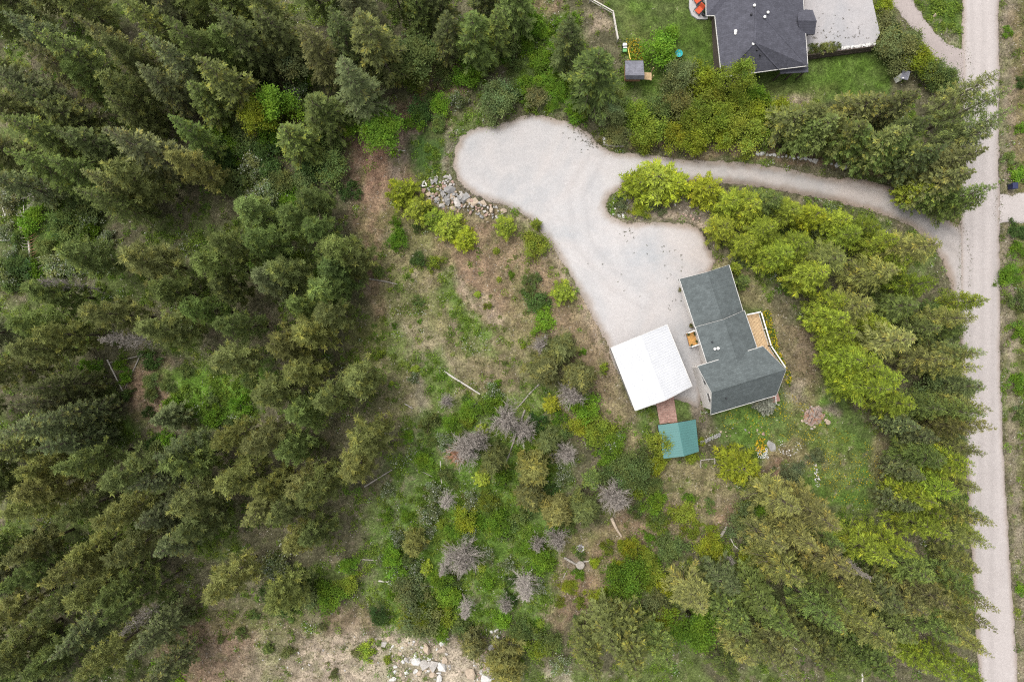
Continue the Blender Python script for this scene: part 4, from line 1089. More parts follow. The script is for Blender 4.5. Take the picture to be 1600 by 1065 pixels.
def gable(root, A1, R1, A2, B1, R2, B2, mat, th=.16, ribs=0, trim=True, cap=True, name="roof", tw=.035):
    """two roof slopes between eaves (1, 2) and ridge, end A to end B; all world points"""
    out = []
    for (e0, r0, r1, e1) in ((A1, R1, R2, B1), (B2, R2, R1, A2)):
        m = MB(); m.slab([e0, r0, r1, e1], th)
        n = (Vector(r0) - Vector(e0)).cross(Vector(e1) - Vector(e0)).normalized()
        if n.z < 0: n = -n
        if ribs:
            L = (Vector(e1) - Vector(e0)).length; k = int(L / ribs)
            for i in range(k + 1):
                t = (i + .5) / (k + 1)
                m.bar(lerp(e0, e1, t) + n * .014, lerp(r0, r1, t) + n * .014, .05, .035)
        out.append(m.build("roof_slope", mat, root))
    if cap:
        m = MB(); up = Vector((0, 0, .012))
        d1 = (Vector(A1) - Vector(R1)); d2 = (Vector(A2) - Vector(R1))
        for d in (d1, d2):
            d = d.normalized() * .17
            m.slab([Vector(R1) + up * 2, Vector(R2) + up * 2, Vector(R2) + d + up, Vector(R1) + d + up], .03)
        m.build("ridge_cap", mat, root)
    if trim:
        m = MB()
        for a, b in ((A1, B1), (A2, B2)):
            o = ((Vector(a) - lerp(R1, R2, .5))); o.z = 0
            q = (Vector(b) - Vector(a)).normalized(); s = q.cross(Vector((0, 0, 1))); s = s if s.dot(o) > 0 else -s
            m.bar(Vector(a) + s * .03 - Vector((0, 0, .08)), Vector(b) + s * .03 - Vector((0, 0, .08)), tw * 1.8, .14)
        for e, r_, e2, oth in ((A1, R1, A2, B1), (B1, R2, B2, A1)):
            s = (Vector(e) - Vector(oth)); s.z = 0; s = s.normalized() * .03
            m.bar(Vector(e) + s - Vector((0, 0, .07)), Vector(r_) + s - Vector((0, 0, .07)), tw * .7, .17)
            m.bar(Vector(e2) + s - Vector((0, 0, .07)), Vector(r_) + s - Vector((0, 0, .07)), tw * .7, .17)
        m.build("fascia", M['siding_trim'], root)
    return out


def body(root, A1, A2, B1, B2, ze, zr, mat, over=.4, name="wall", z0=-.12):
    """gabled wall solid set in from the eaves; returns its corner points"""
    A1, A2, B1, B2 = [Vector((p[0], p[1], 0)) for p in (A1, A2, B1, B2)]
    u = (B1 - A1).normalized(); v = (A2 - A1).normalized()
    a1, a2, b1, b2 = A1 + (u + v) * over, A2 + (u - v) * over, B1 + (v - u) * over, B2 - (u + v) * over
    W = (A2 - A1).length; slope = (zr - ze) / (W / 2); zt = ze + slope * over - .22; zp = zr - .24
    m = MB(); Zv = Vector((0, 0, 1))
    ra, rb = (a1 + a2) / 2, (b1 + b2) / 2
    v_ = [a1 + Zv * z0, a2 + Zv * z0, b2 + Zv * z0, b1 + Zv * z0, a1 + Zv * zt, a2 + Zv * zt, b2 + Zv * zt, b1 + Zv * zt, ra + Zv * zp, rb + Zv * zp]
    m.add(v_, [(0, 3, 2, 1), (0, 1, 5, 8, 4), (2, 3, 7, 9, 6), (3, 0, 4, 7), (1, 2, 6, 5), (4, 8, 9, 7), (8, 5, 6, 9)])
    m.build(name, mat, root)
    return a1, a2, b1, b2, u, v


def window(root, c, along, out, w, h, panes=2):
    """window set in a wall: centre c, horizontal direction along, outward normal out"""
    c = Vector(c); a = Vector(along).normalized(); n = Vector(out).normalized(); z = Vector((0, 0, 1))
    m = MB()
    for s in (-1, 1):
        m.bar(c + a * s * w / 2 - z * (h / 2 + .05) + n * .03, c + a * s * w / 2 + z * (h / 2 + .05) + n * .03, .09, .09)
    m.bar(c - a * (w / 2 - .046) + z * h / 2 + n * .03, c + a * (w / 2 - .046) + z * h / 2 + n * .03, .09, .09)
    m.bar(c - a * (w / 2 - .046) - z * h / 2 + n * .035, c + a * (w / 2 - .046) - z * h / 2 + n * .035, .11, .09)
    f = m.build("window", M['siding_trim'], root)
    pw = (w - .1) / panes
    for i in range(panes):
        q = c + a * (-(w - .1) / 2 + pw * (i + .5)) + n * .02
        g = MB(); e = a * (pw / 2 - .03); k = z * (h / 2 - .05); t = n * .012
        g.hexa([q - e - k - t, q + e - k - t, q + e - k + t, q - e - k + t], [q - e + k - t, q + e + k - t, q + e + k + t, q - e + k + t])
        g.build("pane", M['glass'], f)
    return f


# --- main house: garage, middle section and two-storey cross wing with a prow roof
hb = P(1140, 530)
house = tag(empty("house", hb), "white-sided house with slate-green shingle roofs in three stepped sections", "house")
ze, zr = 2.9, 4.3
gA1, gA2, gB1, gB2 = P(1062, 436, ze), P(1139, 414, ze), P(1088, 516, ze), P(1162, 490, ze)
gR1, gR2 = P(1105, 425, zr), P(1130, 503, zr)
gable(house, gA1, gR1, gA2, gB1, gR2, gB2, M['roof'])
body(house, gA1, gA2, gB1, gB2, ze, zr, M['siding'])
ze, zr = 3.5, 4.9
mA1, mA2, mB1, mB2 = P(1087, 511, ze), P(1163, 485, ze), P(1112, 590, ze), P(1190, 565, ze)
mR1, mR2 = P(1131, 499, zr), P(1158, 583, zr)
gable(house, mA1, mR1, mA2, mB1, mR2, mB2, M['roof'])
body(house, mA1, mA2, mB1, mB2, ze, zr, M['siding'])
ze, zr = 4.1, 6.9
wA1, wA2 = P(1090, 572, ze), P(1111, 647, ze)        # west eave corners, north then south
wB1, wB2 = P(1192, 541, ze), P(1213, 617, ze)
wR1, wR2 = P(1112, 613, zr), P(1228, 577, zr)
gable(house, wA1, wR1, wA2, wB1, wR2, wB2, M['roof'])
a1, a2, b1, b2, wu, wv = body(house, wA1, wA2, wB1, wB2, ze, zr, M['siding'], over=.35)
for fr, zc in ((.28, 4.0), (.70, 4.0)):
    c = lerp(a1, a2, fr) + Vector((0, 0, zc))
    window(house, c, wv, -wu, 1.15, 1.1)
for fr, zc in ((.22, 1.5), (.5, 1.5), (.78, 1.5)):
    window(house, lerp(b1, b2, fr) + Vector((0, 0, zc + 1)), wv, wu, 1.2, 1.5)
# plumbing and attic vents standing on the slopes


def on_roof(px, py, e0, e1, r0):
    """point of the roof plane (through e0, e1, r0) seen at a photo pixel"""
    n = (Vector(e1) - Vector(e0)).cross(Vector(r0) - Vector(e0)).normalized()
    o = Vector((0, 0, H)); d = P(px, py, 0) - o
    return o + d * (n.dot(Vector(e0) - o) / n.dot(d))


def vent(root, p, r=.13, h=.3, mat='white', name="roof_vent"):
    MB().lathe([(r * .6, -.12), (r * .6, h * .6), (r, h * .62), (r * .9, h * .9), (r * .4, h)], p, 10).build(name, M[mat], root, smoothed=True)


for px, py, mt, r in ((1116, 545, 'white', .17), (1121, 544, 'white', .19), (1112, 534, 'dark', .1)):
    vent(house, on_roof(px, py, mA1, mB1, mR1), r, .35, mt)
vent(house, on_roof(1134, 622, wA2, wB2, wR1), .1, .3, 'dark')
# east deck with cedar boards and white-capped railing
zd = 1.7
dL = [P(1160, 492, zd), P(1183, 562, zd)]; dR = [P(1184.5, 488, zd), P(1200, 540, zd)]
nb = 12
mfr = MB()
mfr.slab([dL[0], dL[1], P(1200, 575, zd), P(1222, 573, zd), P(1200, 540, zd), dR[0]][::1], .2)
for v in mfr.v: v.z -= .05
mfr.build("deck_frame", M['woodr'], house)
for i in range(nb):
    t0, t1 = i / nb + .008, (i + 1) / nb - .008
    MB().slab([lerp(dL[0], dR[0], t0), lerp(dL[1], P(1207, 551, zd), t0), lerp(dL[1], P(1207, 551, zd), t1), lerp(dL[0], dR[0], t1)], .035).build("deck_board", M['wood'], house)
for i in range(6):
    t0, t1 = i / 6 + .01, (i + 1) / 6 - .01
    q0, q1 = P(1188, 565, zd + .002), P(1207, 552, zd + .002); s0, s1 = P(1205, 592, zd + .002), P(1221, 573, zd + .002)
    MB().slab([lerp(q0, q1, t0), lerp(s0, s1, t0), lerp(s0, s1, t1), lerp(q0, q1, t1)], .035).build("deck_board", M['wood'], house)
rail_pts = [P(1163, 492, zd), P(1184.5, 487.5, zd), P(1200, 540, zd), P(1222, 573, zd)]
mt_, mp, mk = MB(), MB(), MB()
for a, b in zip(rail_pts[:-1], rail_pts[1:]):
    u1 = Vector((0, 0, 1.0)); mt_.bar(a + u1, b + u1, .13, .05); mt_.bar(a + Vector((0, 0, .1)), b + Vector((0, 0, .1)), .05, .05)
    n = max(2, int((b - a).length / .13))
    for i in range(1, n): mk.bar(lerp(a, b, i / n) + Vector((0, 0, .1)), lerp(a, b, i / n) + Vector((0, 0, .98)), .03)
    n = max(1, int((b - a).length / 1.7))
    for i in range(n + 1): mp.bar(lerp(a, b, i / n) - Vector((0, 0, zd + .1)), lerp(a, b, i / n) + Vector((0, 0, 1.08)), .1)
mt_.build("handrail", M['white'], house); mk.build("railing_pickets", M['dark'], house); mp.build("railing_posts", M['white'], house)
# west entry porch
zp = .55
pc = [P(1072.5, 520, zp), P(1086, 515, zp), P(1091.5, 537, zp), P(1078, 541.5, zp)]
m = MB(); m.slab(pc[::-1], .3)
for v in m.v: v.z -= .05
m.build("porch_frame", M['woodr'], house)
for i in range(8):
    t0, t1 = i / 8 + .01, (i + 1) / 8 - .01
    MB().slab([lerp(pc[0], pc[3], t0), lerp(pc[0], pc[3], t1), lerp(pc[1], pc[2], t1), lerp(pc[1], pc[2], t0)], .035).build("porch_board", M['woodo'], house)
m = MB()
for a, b in ((pc[0], pc[1]), (pc[3], pc[2])):
    m.bar(a + Vector((0, 0, .95)), b + Vector((0, 0, .95)), .12, .06)
    for t in (.03, .97): m.bar(lerp(a, b, t) - Vector((0, 0, zp + .1)), lerp(a, b, t) + Vector((0, 0, 1.0)), .1)
    for i in range(1, 9): m.bar(lerp(a, b, i / 9), lerp(a, b, i / 9) + Vector((0, 0, .93)), .035)
m.build("porch_railing", M['white'], house)
# brick corner column base at the south-east of the wing
m = MB(); c = P(1207, 620, 0); m.box((c.x, c.y, .25), (1.2, 1.2, .6), math.radians(16.5)); m.build("brick_landing", worn("brick_red", (.30, .17, .14), .3, 4, .9, .2), house)
m = MB(); m.bar(P(1212, 619, .9), P(1212.5, 631, .9), .09, .09); m.bar(P(1212.5, 631, 0), P(1212.5, 631, 0) + Vector((0, 0, .95)), .09); m.build("landing_rail", M['white'], house)


def pot(px, py, z, r, tint, lab, g="potted plants by the house wall"):
    p = P(px, py, z); t = tag(empty("potted_plant", p), lab, "potted plant", g)
    MB().lathe([(r * .6, 0), (r, r * 1.3), (r * 1.05, r * 1.35), (r * .9, r * 1.32)], p, 12).build("pot", worn("clay", (.25, .13, .08), .2, 5), t, smoothed=True)
    rr = np.random.default_rng(int(px)); n = 70
    d = unit(rr.normal(0, 1, (n, 3)) + np.array([0, 0, .7])); q = diamonds(np.zeros((n, 3)) + np.array([0, 0, r * 1.2]), d, rr.uniform(.6, 1.6, n) * r * 1.3, np.full(n, r * .22), rr.normal(0, .6, n), .5)
    o = bpy.data.objects.new("leaves", mesh_quads("leaves", q, jitcol(rr, n, 1.0, .3), M['leaf'])); o.color = (*TINT[tint], 1); link(o, t)


pot(1085.5, 521, zp, .2, 'K', "potted plant on the orange porch, by the house wall at its upper corner", None)
pot(1089, 533, zp, .18, 'N', "potted plant on the orange porch, by the house wall at its lower corner", None)
pot(1075, 522, zp, .16, 'O', "potted plant on the orange porch beside the top of the steps", None)
pot(1080.5, 539, zp, .14, 'O', "small potted plant on the orange porch by the outer railing", None)
pot(1079.5, 508.5, 0, .26, 'A', "potted plant on gravel where the garage meets the middle section", None)
pot(1063.5, 452, 0, .26, 'A', "reddish potted plant standing by the garage wall", None)

# --- white carport
cp = tag(empty("carport", P(1018, 574)), "large open carport with white ribbed metal roof beside the house", "carport")
ze, zr = 3.1, 4.05
A1, A2, B1, B2 = P(955, 543, ze), P(1042, 507, ze), P(993, 641, ze), P(1081, 603, ze)
R1, R2 = P(1001.5, 524, zr), P(1040, 624.5, zr)
gable(cp, A1, R1, A2, B1, R2, B2, M['wmetal'], th=.08, ribs=.3, tw=.05)
u = (A2 - A1).normalized(); v = (B1 - A1).normalized(); o = .2
c4 = [A1 + (u + v) * o, A2 + (v - u) * o, B2 - (u + v) * o, B1 + (u - v) * o]
m = MB(); q0, q1 = c4[0], c4[3]; f0 = Vector((q0.x, q0.y, -.1)); f1 = Vector((q1.x, q1.y, -.1)); th = u * .06
m.hexa([f0, f1, f1 + th, f0 + th], [q0 - Vector((0, 0, .1)), q1 - Vector((0, 0, .1)), q1 + th - Vector((0, 0, .1)), q0 + th - Vector((0, 0, .1))])
L = (f1 - f0).length
for i in range(int(L / .3)):
    q = lerp(f0, f1, (i + .5) / int(L / .3)) - u * .015; m.bar(q, q + Vector((0, 0, 2.95)), .05, .04)
m.build("side_wall", M['wallmetal'], cp)
for a, b in ((c4[1], c4[2]),):
    for i in range(4):
        q = lerp(a, b, i / 3); MB().bar((q.x, q.y, -.15), (q.x, q.y, 2.98), .14).build("post", M['wallmetal'], cp)
m = MB()
for a, b in ((c4[1], c4[2]), (c4[0], c4[1]), (c4[3], c4[2])):
    m.bar(Vector(a) - Vector((0, 0, .22)), Vector(b) - Vector((0, 0, .22)), .12, .2)
m.build("beam", M['wallmetal'], cp)

# --- green garden shed
gs = tag(empty("garden_shed", P(1062, 687)), "small garden shed with teal-green ribbed metal roof at end of brick walk", "shed")
ze, zr = 2.2, 2.95
A1, A2, B1, B2 = P(1028, 664, ze), P(1087, 655, ze), P(1037, 716, ze), P(1092, 705, ze)
R1, R2 = P(1059, 660, zr), P(1068.5, 712.5, zr)
gable(gs, A1, R1, A2, B1, R2, B2, M['gmetal'], th=.07, ribs=.3, trim=False)
body(gs, A1, A2, B1, B2, ze, zr, M['brown'], over=.3)
m = MB(); q = lerp(A1, A2, .5) + (B1 - A1).normalized() * .27; uu = (A2 - A1).normalized()
m.hexa([q - uu * .45 - Vector((0, .02, 2.2)), q + uu * .45 - Vector((0, .02, 2.2)), q + uu * .45 + Vector((0, .03, -2.2)), q - uu * .45 + Vector((0, .03, -2.2))],
       [q - uu * .45 - Vector((0, .02, .25)), q + uu * .45 - Vector((0, .02, .25)), q + uu * .45 + Vector((0, .03, -.25)), q - uu * .45 + Vector((0, .03, -.25))])
m.build("door", M['woodr'], gs)


# --- brick walk
def brick_mat():
    m = Mat("brick_paving"); bt = m.node("ShaderNodeTexBrick"); m.ln(m.coord(), bt.inputs["Vector"])
    bt.inputs["Scale"].default_value = 1; bt.inputs["Brick Width"].default_value = .42; bt.inputs["Row Height"].default_value = .21; bt.inputs["Mortar Size"].default_value = .015
    bt.inputs["Color1"].default_value = (.27, .155, .125, 1); bt.inputs["Color2"].default_value = (.36, .23, .19, 1); bt.inputs["Mortar"].default_value = (.17, .13, .11, 1)
    n = m.noise(2.0, 5, .7, m.coord()); a = m.mix(.5, bt.outputs["Color"], m.ramp(n, [(.3, .25), (.7, .75)]), 'OVERLAY')
    m.base(a, .9, .2); m.bump(bt.outputs["Fac"], -.5, .02); return m.m


m = MB(); m.slab([P(1024, 622, .05), P(1031, 662, .05), P(1058.5, 658, .05), P(1052, 615, .05)], .2); w = m.build("path", brick_mat())
tag(w, "red brick walk between the carport and the green shed", "path", kind="structure")

# ------------------------------------------------------------------ neighbouring house and yard
zy = 1.35
m = MB(); yp = [P(*q, zy) for q in [(1235, -70), (1235, 70), (1264, 82.5), (1310, 75.5), (1367, 68), (1375, 52), (1363, 0), (1352, -70)]]
m.slab(yp, 1.6)
yd = m.build("gravel_yard", M['gravel']); tag(yd, "raised pale gravel yard behind a dark retaining wall", "yard", kind="structure")
at = yd.data.color_attributes.new("Col", 'FLOAT_COLOR', 'POINT'); at.data.foreach_set("color", [.84, .83, .84, 1.0] * len(yd.data.vertices))
rw = tag(empty("retaining_wall", P(1340, 76)), "dark block retaining wall capped with pale stones holding up the gravel yard", "retaining wall")
wp = [P(1262, 83.3, zy), P(1310, 76.3, zy), P(1368, 68.8, zy)]
out = Vector((0, 0, 0))
for a, b in zip(wp[:-1], wp[1:]):
    d = (b - a).normalized(); n = Vector((d.y, -d.x, 0)); L = (b - a).length; k = int(L / .62)
    for row in range(3):
        for i in range(k):
            t0, t1 = (i + .01 + .0) / k, (i + .985) / k; z0 = zy - .45 * (row + 1) + .0; j = rng.normal(0, .012)
            q0, q1 = lerp(a, b, t0) + n * (.03 + j + .04 * row), lerp(a, b, t1) + n * (.03 + j + .04 * row)
            q0.z = q1.z = z0
            MB().hexa([q0, q1, q1 + n * .26, q0 + n * .26], [p + Vector((0, 0, .44)) for p in (q0, q1, q1 + n * .26, q0 + n * .26)]).build("block", M['brown'], rw)

ROCKS = []
for i in range(10):
    r_ = np.random.default_rng(900 + i); bm = bmesh.new()
    p_ = unit(r_.normal(0, 1, (15, 3))) * r_.uniform(.8, 1.1, (15, 1)) * np.array([1, r_.uniform(.6, .9), r_.uniform(.45, .7)])
    vs = [bm.verts.new(q) for q in p_]
    ch = bmesh.ops.convex_hull(bm, input=vs)
    bmesh.ops.delete(bm, geom=list({g for g in ch["geom_interior"] + ch["geom_unused"] if isinstance(g, bmesh.types.BMVert)}), context='VERTS')
    me_ = bpy.data.meshes.new("rock"); bm.to_mesh(me_); bm.free(); ROCKS.append(me_)
RM = {}


def rock(p, r, mat, parent=None, name="rock", sink=.3):
    k = int(rng.integers(len(ROCKS)))
    if (k, mat) not in RM:
        c = ROCKS[k].copy(); c.materials.clear(); c.materials.append(M[mat]); RM[(k, mat)] = c
    o = bpy.data.objects.new(name, RM[(k, mat)])
    p = Vector(p)
    if parent is not None: p = p - parent.location
    o.location = (p.x, p.y, p.z + r * sink)
    s = rng.uniform(.85, 1.15, 3); o.scale = (r * s[0], r * s[1], r * s[2])
    o.rotation_euler = (rng.normal(0, .25), rng.normal(0, .25), rng.random() * 6.28)
    return link(o, parent)


for a, b in zip(wp[1:-1], wp[2:]):
    k = 15
    for i in range(k):
        q = lerp(a, b, (i + .5) / k); rock((q.x, q.y - .02, zy), .24 + .05 * rng.random(), 'stonew', rw, "cap_stone", .1)
for i, (px, py) in enumerate([(1268, 78), (1277, 77), (1286, 76), (1295, 75), (1304, 74)]):
    q = P(px, py, zy); plant('lowbush', (q.x, q.y, zy - .05), .7, .62, 'Y', label="low yellow-green hedge bush on the edge of the raised gravel yard").__setitem__("group", "hedge bushes on the yard edge")

nh = tag(empty("house", P(1185, 40)), "neighbouring house with charcoal hip roof, white vents and brown walls", "house")
ze, zr = 3.3, 6.0
q = lambda x, y, z: P(x, y, z)
W0, W1, W2, W3 = q(1103, -70, ze), q(1104, 24, ze), q(1117.5, 24, ze), q(1128, 120, ze)
S1 = q(1217, 108, ze); E1 = q(1262, 102.5, ze); E0 = q(1250, -70, ze)
RT, RM_, RS = q(1184, -70, zr), q(1182, 14, zr), q(1179, 66, zr - .15)
for nm, poly in (("roof_slope", [W0, W1, W2, W3, RS, RM_, RT][::1]), ("roof_slope", [W3, S1, RS]), ("roof_slope", [RS, S1, E1, RM_]), ("roof_slope", [RM_, E1, E0, RT])):
    MB().slab(poly, .16).build(nm, M['roof2'], nh)
m = MB()
for a, b in ((W0, W1), (W1, W2), (W2, W3), (W3, S1), (S1, E1), (E1, E0)):
    d = (b - a).normalized(); n = Vector((-d.y, d.x, 0)) * -.06
    n = n if n.dot((a + b) / 2 - q(1185, 30, 0)) > 0 else -n
    n.z = 0
    m.bar(a + n * .7 - Vector((0, 0, .1)), b + n * .7 - Vector((0, 0, .1)), .06, .16)
m.build("fascia", M['siding_trim'], nh)
m = MB()
for a, b in ((RM_, E1), (RS, S1), (RT, RS), (RS, W3)):
    m.bar(a + Vector((0, 0, .02)), b + Vector((0, 0, .02)), .22, .05)
m.build("ridge_cap", M['roof2'], nh)
ins = [q(1107, -70, 0), q(1108.5, 30, 0), q(1112, 31, 0), q(1116, 116, 0), q(1205, 104, 0), q(1241, 100, 0), q(1238, -70, 0)]
m = MB(); m.slab([p + Vector((0, 0, ze - .2)) for p in ins], ze + .1); m.build("wall", M['brown'], nh)
for t in (.2, .5, .8):
    window(nh, lerp(ins[3], ins[4], t) + Vector((0, 0, 1.7)), ins[4] - ins[3], (0, -1, 0), 1.7, 1.5)
# covered patio below the south eave
m = MB(); m.slab([q(1219, 108.5, 2.5), q(1219, 115.5, 2.5), q(1263, 113, 2.5), q(1263, 104, 2.5)], .12); m.build("porch_roof", M['roof2'], nh)
for px in (1221, 1240, 1258): MB().bar(q(px, 113 - (px - 1220) * .05, 2.5) - Vector((0, 0, 2.6)), q(px, 113 - (px - 1220) * .05, 2.5) - Vector((0, 0, .1)), .14).build("porch_post", M['brown'], nh)
ze2, zr2 = 3.2, 4.3
gable(nh, q(1247, 14, ze2), q(1247, 32, zr2), q(1250, 54, ze2), q(1270, 16, ze2), q(1276, 33, zr2), q(1273, 54, ze2), M['roof2'], trim=False)
m = MB(); m.slab([q(1250, 19, 2.9), q(1253, 50, 2.9), q(1268, 50, 2.9), q(1266, 20, 2.9)], 1.6); m.build("entry_wall", M['brown'], nh)
for px, py, r in ((1178, 10, .17), (1199, 21, .17), (1194, 28, .17), (1148.5, 50, .2), (1148, 54, .16), (1176, 70, .17)):
    pl = (W2, W3, RM_) if px < 1182 else (RM_, E1, E0)
    vent(nh, on_roof(px, py, *pl), r, .3)
for px, py in ((1173, 24), (1182, 79), (1187, 87)):
    pl = (W2, W3, RM_) if px < 1180 else (W3, S1, RS)
    vent(nh, on_roof(px, py, *pl), .12, .3, 'dark')
m = MB(); m.slab([P(1078, -60, .12), P(1077, 12, .12), P(1081, 24, .12), P(1090, 30, .12), P(1106, 30, .12), P(1106, -60, .12)], .3)
tag(m.build("patio", M['concrete'], origin=P(1092, 0)), "rounded concrete patio beside the charcoal-roofed house", "patio", kind="structure")


def lounge(px, py, rz, lab):
    c = P(px, py, .12); t = tag(empty("patio_chair", c, rz), lab, "chair")
    R = lambda x, y, z: c + Vector((x * math.cos(rz) - y * math.sin(rz), x * math.sin(rz) + y * math.cos(rz), z))
    red = worn("orange_red_cushion", (.50, .085, .035), .15, 4, .8)
    def bx(x0, x1, y0, y1, z0, z1, name, mat, tilt=0):
        MB().hexa([R(x0, y0, z0), R(x1, y0, z0), R(x1, y1, z0), R(x0, y1, z0)], [R(x0, y0 - tilt, z1), R(x1, y0 - tilt, z1), R(x1, y1 - tilt, z1), R(x0, y1 - tilt, z1)]).build(name, mat, t, bevel=.02)
    bx(-.36, .36, -.35, .42, .30, .44, "seat", red)
    bx(-.36, .36, -.44, -.34, .40, .95, "backrest", red, .16)
    for s in (-1, 1):
        bx(s * .42 - .05, s * .42 + .05, -.45, .45, .55, .60, "armrest", M['dark'])
        for yy in (-.42, .38): bx(s * .42 - .03, s * .42 + .03, yy, yy + .06, 0, .55, "leg", M['dark'])


lounge(1091, 18, 2.4, "orange-red cushioned patio chair angled at the rounded patio corner")
lounge(1089, 2, 2.2, "orange-red cushioned patio chair next to the dark flower pot")
for px, py, l in ((1097, 11, "dark round planter between the two orange patio chairs"), (1099, 23, "dark round planter at the patio corner by the house wall")):
    c = P(px, py, .12); t = tag(empty("planter", c), l, "planter")
    MB().lathe([(.2, 0), (.28, .5), (.3, .52), (.24, .5)], c, 14).build("pot", M['dark'], t, smoothed=True)
    rr = np.random.default_rng(int(px)); n = 50; d = unit(rr.normal(0, 1, (n, 3)) + np.array([0, 0, .8]))
    o = bpy.data.objects.new("leaves", mesh_quads("leaves", diamonds(np.tile([0, 0, .5], (n, 1)), d, rr.uniform(.15, .35, n), np.full(n, .05), rr.normal(0, .6, n), .5), jitcol(rr, n, 1, .3), M['leaf'])); o.color = (*TINT['K'], 1); link(o, t)

# playhouse on the neighbour's lawn
ph = tag(empty("playhouse", P(985, 112)), "small playhouse with weathered grey shake roof and wooden platform", "playhouse")
gable(ph, P(977, 95, 2.1), P(977, 118, 2.9), P(978, 124, 2.3), P(1005, 95, 2.1), P(1007, 118, 2.9), P(1007, 124, 2.3), M['roof3'], th=.1, trim=False)
m = MB(); m.slab([P(978, 98, 2.0), P(978, 122, 2.0), P(1002, 122, 2.0), P(1002, 98, 2.0)], 1.1); m.build("cabin_wall", M['woodr'], ph)
for a in ((979, 99), (979, 121), (1001, 121), (1001, 99)): MB().bar(P(*a, 0) - Vector((0, 0, .2)), P(*a, 0) + Vector((0, 0, 1.0)), .12).build("post", M['woodr'], ph)
for i in range(7):
    y = 113 + i * 1.6; MB().slab([P(1004, y, .9), P(1004, y + 1.4, .9), P(1018, y + 2.4, .9), P(1018, y + 1, .9)], .05).build("platform_board", M['wood'], ph)
m = MB()
for y in (114, 126): m.bar(P(1017, y, 0) - Vector((0, 0, .1)), P(1017, y, 0) + Vector((0, 0, 1.6)), .09)
m.bar(P(1017, 114, 1.55), P(1017, 126, 1.55), .09); m.build("platform_railing", M['wood'], ph)
# slide pole, toy and wheelbarrow
m = MB(); m.tube([P(981, 75, .12), P(983, 84, .5), P(985, 93, 1.2)], .055, 8)
tag(m.build("yellow_pole", worn("yellow_paint", (.65, .48, .12), .1), origin=P(981, 75)), "thin yellow pole leaning against the playhouse", "pole")
c = P(975.5, 77, 0); t = tag(empty("ride_on_toy", c), "white and green ride-on toy car standing by the playhouse", "toy")
gr = worn("toy_green", (.12, .32, .10), .1, 3, .4); wh = worn("toy_white", (.75, .75, .73), .05, 3, .4)
MB().box(c + Vector((0, -.33, .36)), (.52, .42, .3)).build("rear_body", gr, t, bevel=.08)
MB().box(c + Vector((0, .38, .38)), (.5, .36, .28)).build("hood", wh, t, bevel=.09)
MB().box(c + Vector((0, .02, .33)), (.48, .36, .14)).build("seat", M['dark'], t, bevel=.03)
MB().box(c + Vector((0, -.06, .62)), (.46, .12, .1)).build("backrest", wh, t, bevel=.03)
for sx in (-1, 1):
    for sy in (-1, 1): MB().tube([c + Vector((sx * .25 - .05, sy * .36, .15)), c + Vector((sx * .25 + .05, sy * .36, .15))], .15, 12).build("wheel", M['dark'], t)
c = P(1059, 87, 0); t = tag(empty("wheelbarrow", c, .3), "turquoise wheelbarrow with wooden handles parked on the lawn", "wheelbarrow")
tq = worn("turquoise_tub", (.03, .36, .38), .12, 3, .45)
MB().lathe([(.30, .28), (.42, .55), (.45, .66), (.40, .64), (.27, .34)], c, 16).build("tray", tq, t, smoothed=True)
for s in (-1, 1): MB().tube([c + Vector((.05 + s * .1, .5, .3)), c + Vector((s * .22, -.2, .34)), c + Vector((-.35 + s * .25, -.8, .6))], .03, 6).build("handle", M['woodo'], t)
MB().tube([c + Vector((.02, .55, .2)), c + Vector((.1, .55, .2))], .2, 14).build("wheel", M['dark'], t)
for s in (-1, 1): MB().bar(c + Vector((s * .2, -.3, 0)), c + Vector((s * .2, -.2, .36)), .035).build("leg", M['dark'], t)
# rail fence round the lawn corner
fp = [(915, -12), (921, 4), (939, 14), (956.5, 24), (960, 44), (964, 66)]
ft = tag(empty("rail_fence", P(956, 24)), "pale two-rail fence bending round the neighbouring lawn corner", "fence")
for a in fp: MB().bar(P(*a, 0) - Vector((0, 0, .3)), P(*a, 0) + Vector((0, 0, 1.05)), .1).build("post", M['pole'], ft)
for a, b in zip(fp[:-1], fp[1:]):
    for z in (.5, .98): MB().bar(P(*a, 0) + Vector((0, 0, z)), P(*b, 0) + Vector((0, 0, z)), .13 if z > .9 else .08, .06).build("rail", M['pole'], ft)
# lawn-side cabinet
c = P(1403, 124, 0); t = tag(empty("cabinet", c, .45), "small white garden cabinet with grey sloping roof and dark round opening", "cabinet")
MB().box(c + Vector((0, 0, .65)), (.75, .65, 1.5), .45).build("body", M['white'], t)
MB().hexa([c + Vector(v_) for v_ in ((-.5, -.42, 1.28), (.42, -.62, 1.28), (.6, .3, 1.5), (-.3, .55, 1.5))], [c + Vector(v_) for v_ in ((-.5, -.42, 1.36), (.42, -.62, 1.36), (.6, .3, 1.6), (-.3, .55, 1.6))]).build("roof", M['roof3'], t)
n = Vector((math.sin(.45), -math.cos(.45), 0)); MB().tube([c + n * .30 + Vector((0, 0, .8)), c + n * .345 + Vector((0, 0, .8))], .16, 14).build("opening", M['dark'], t)
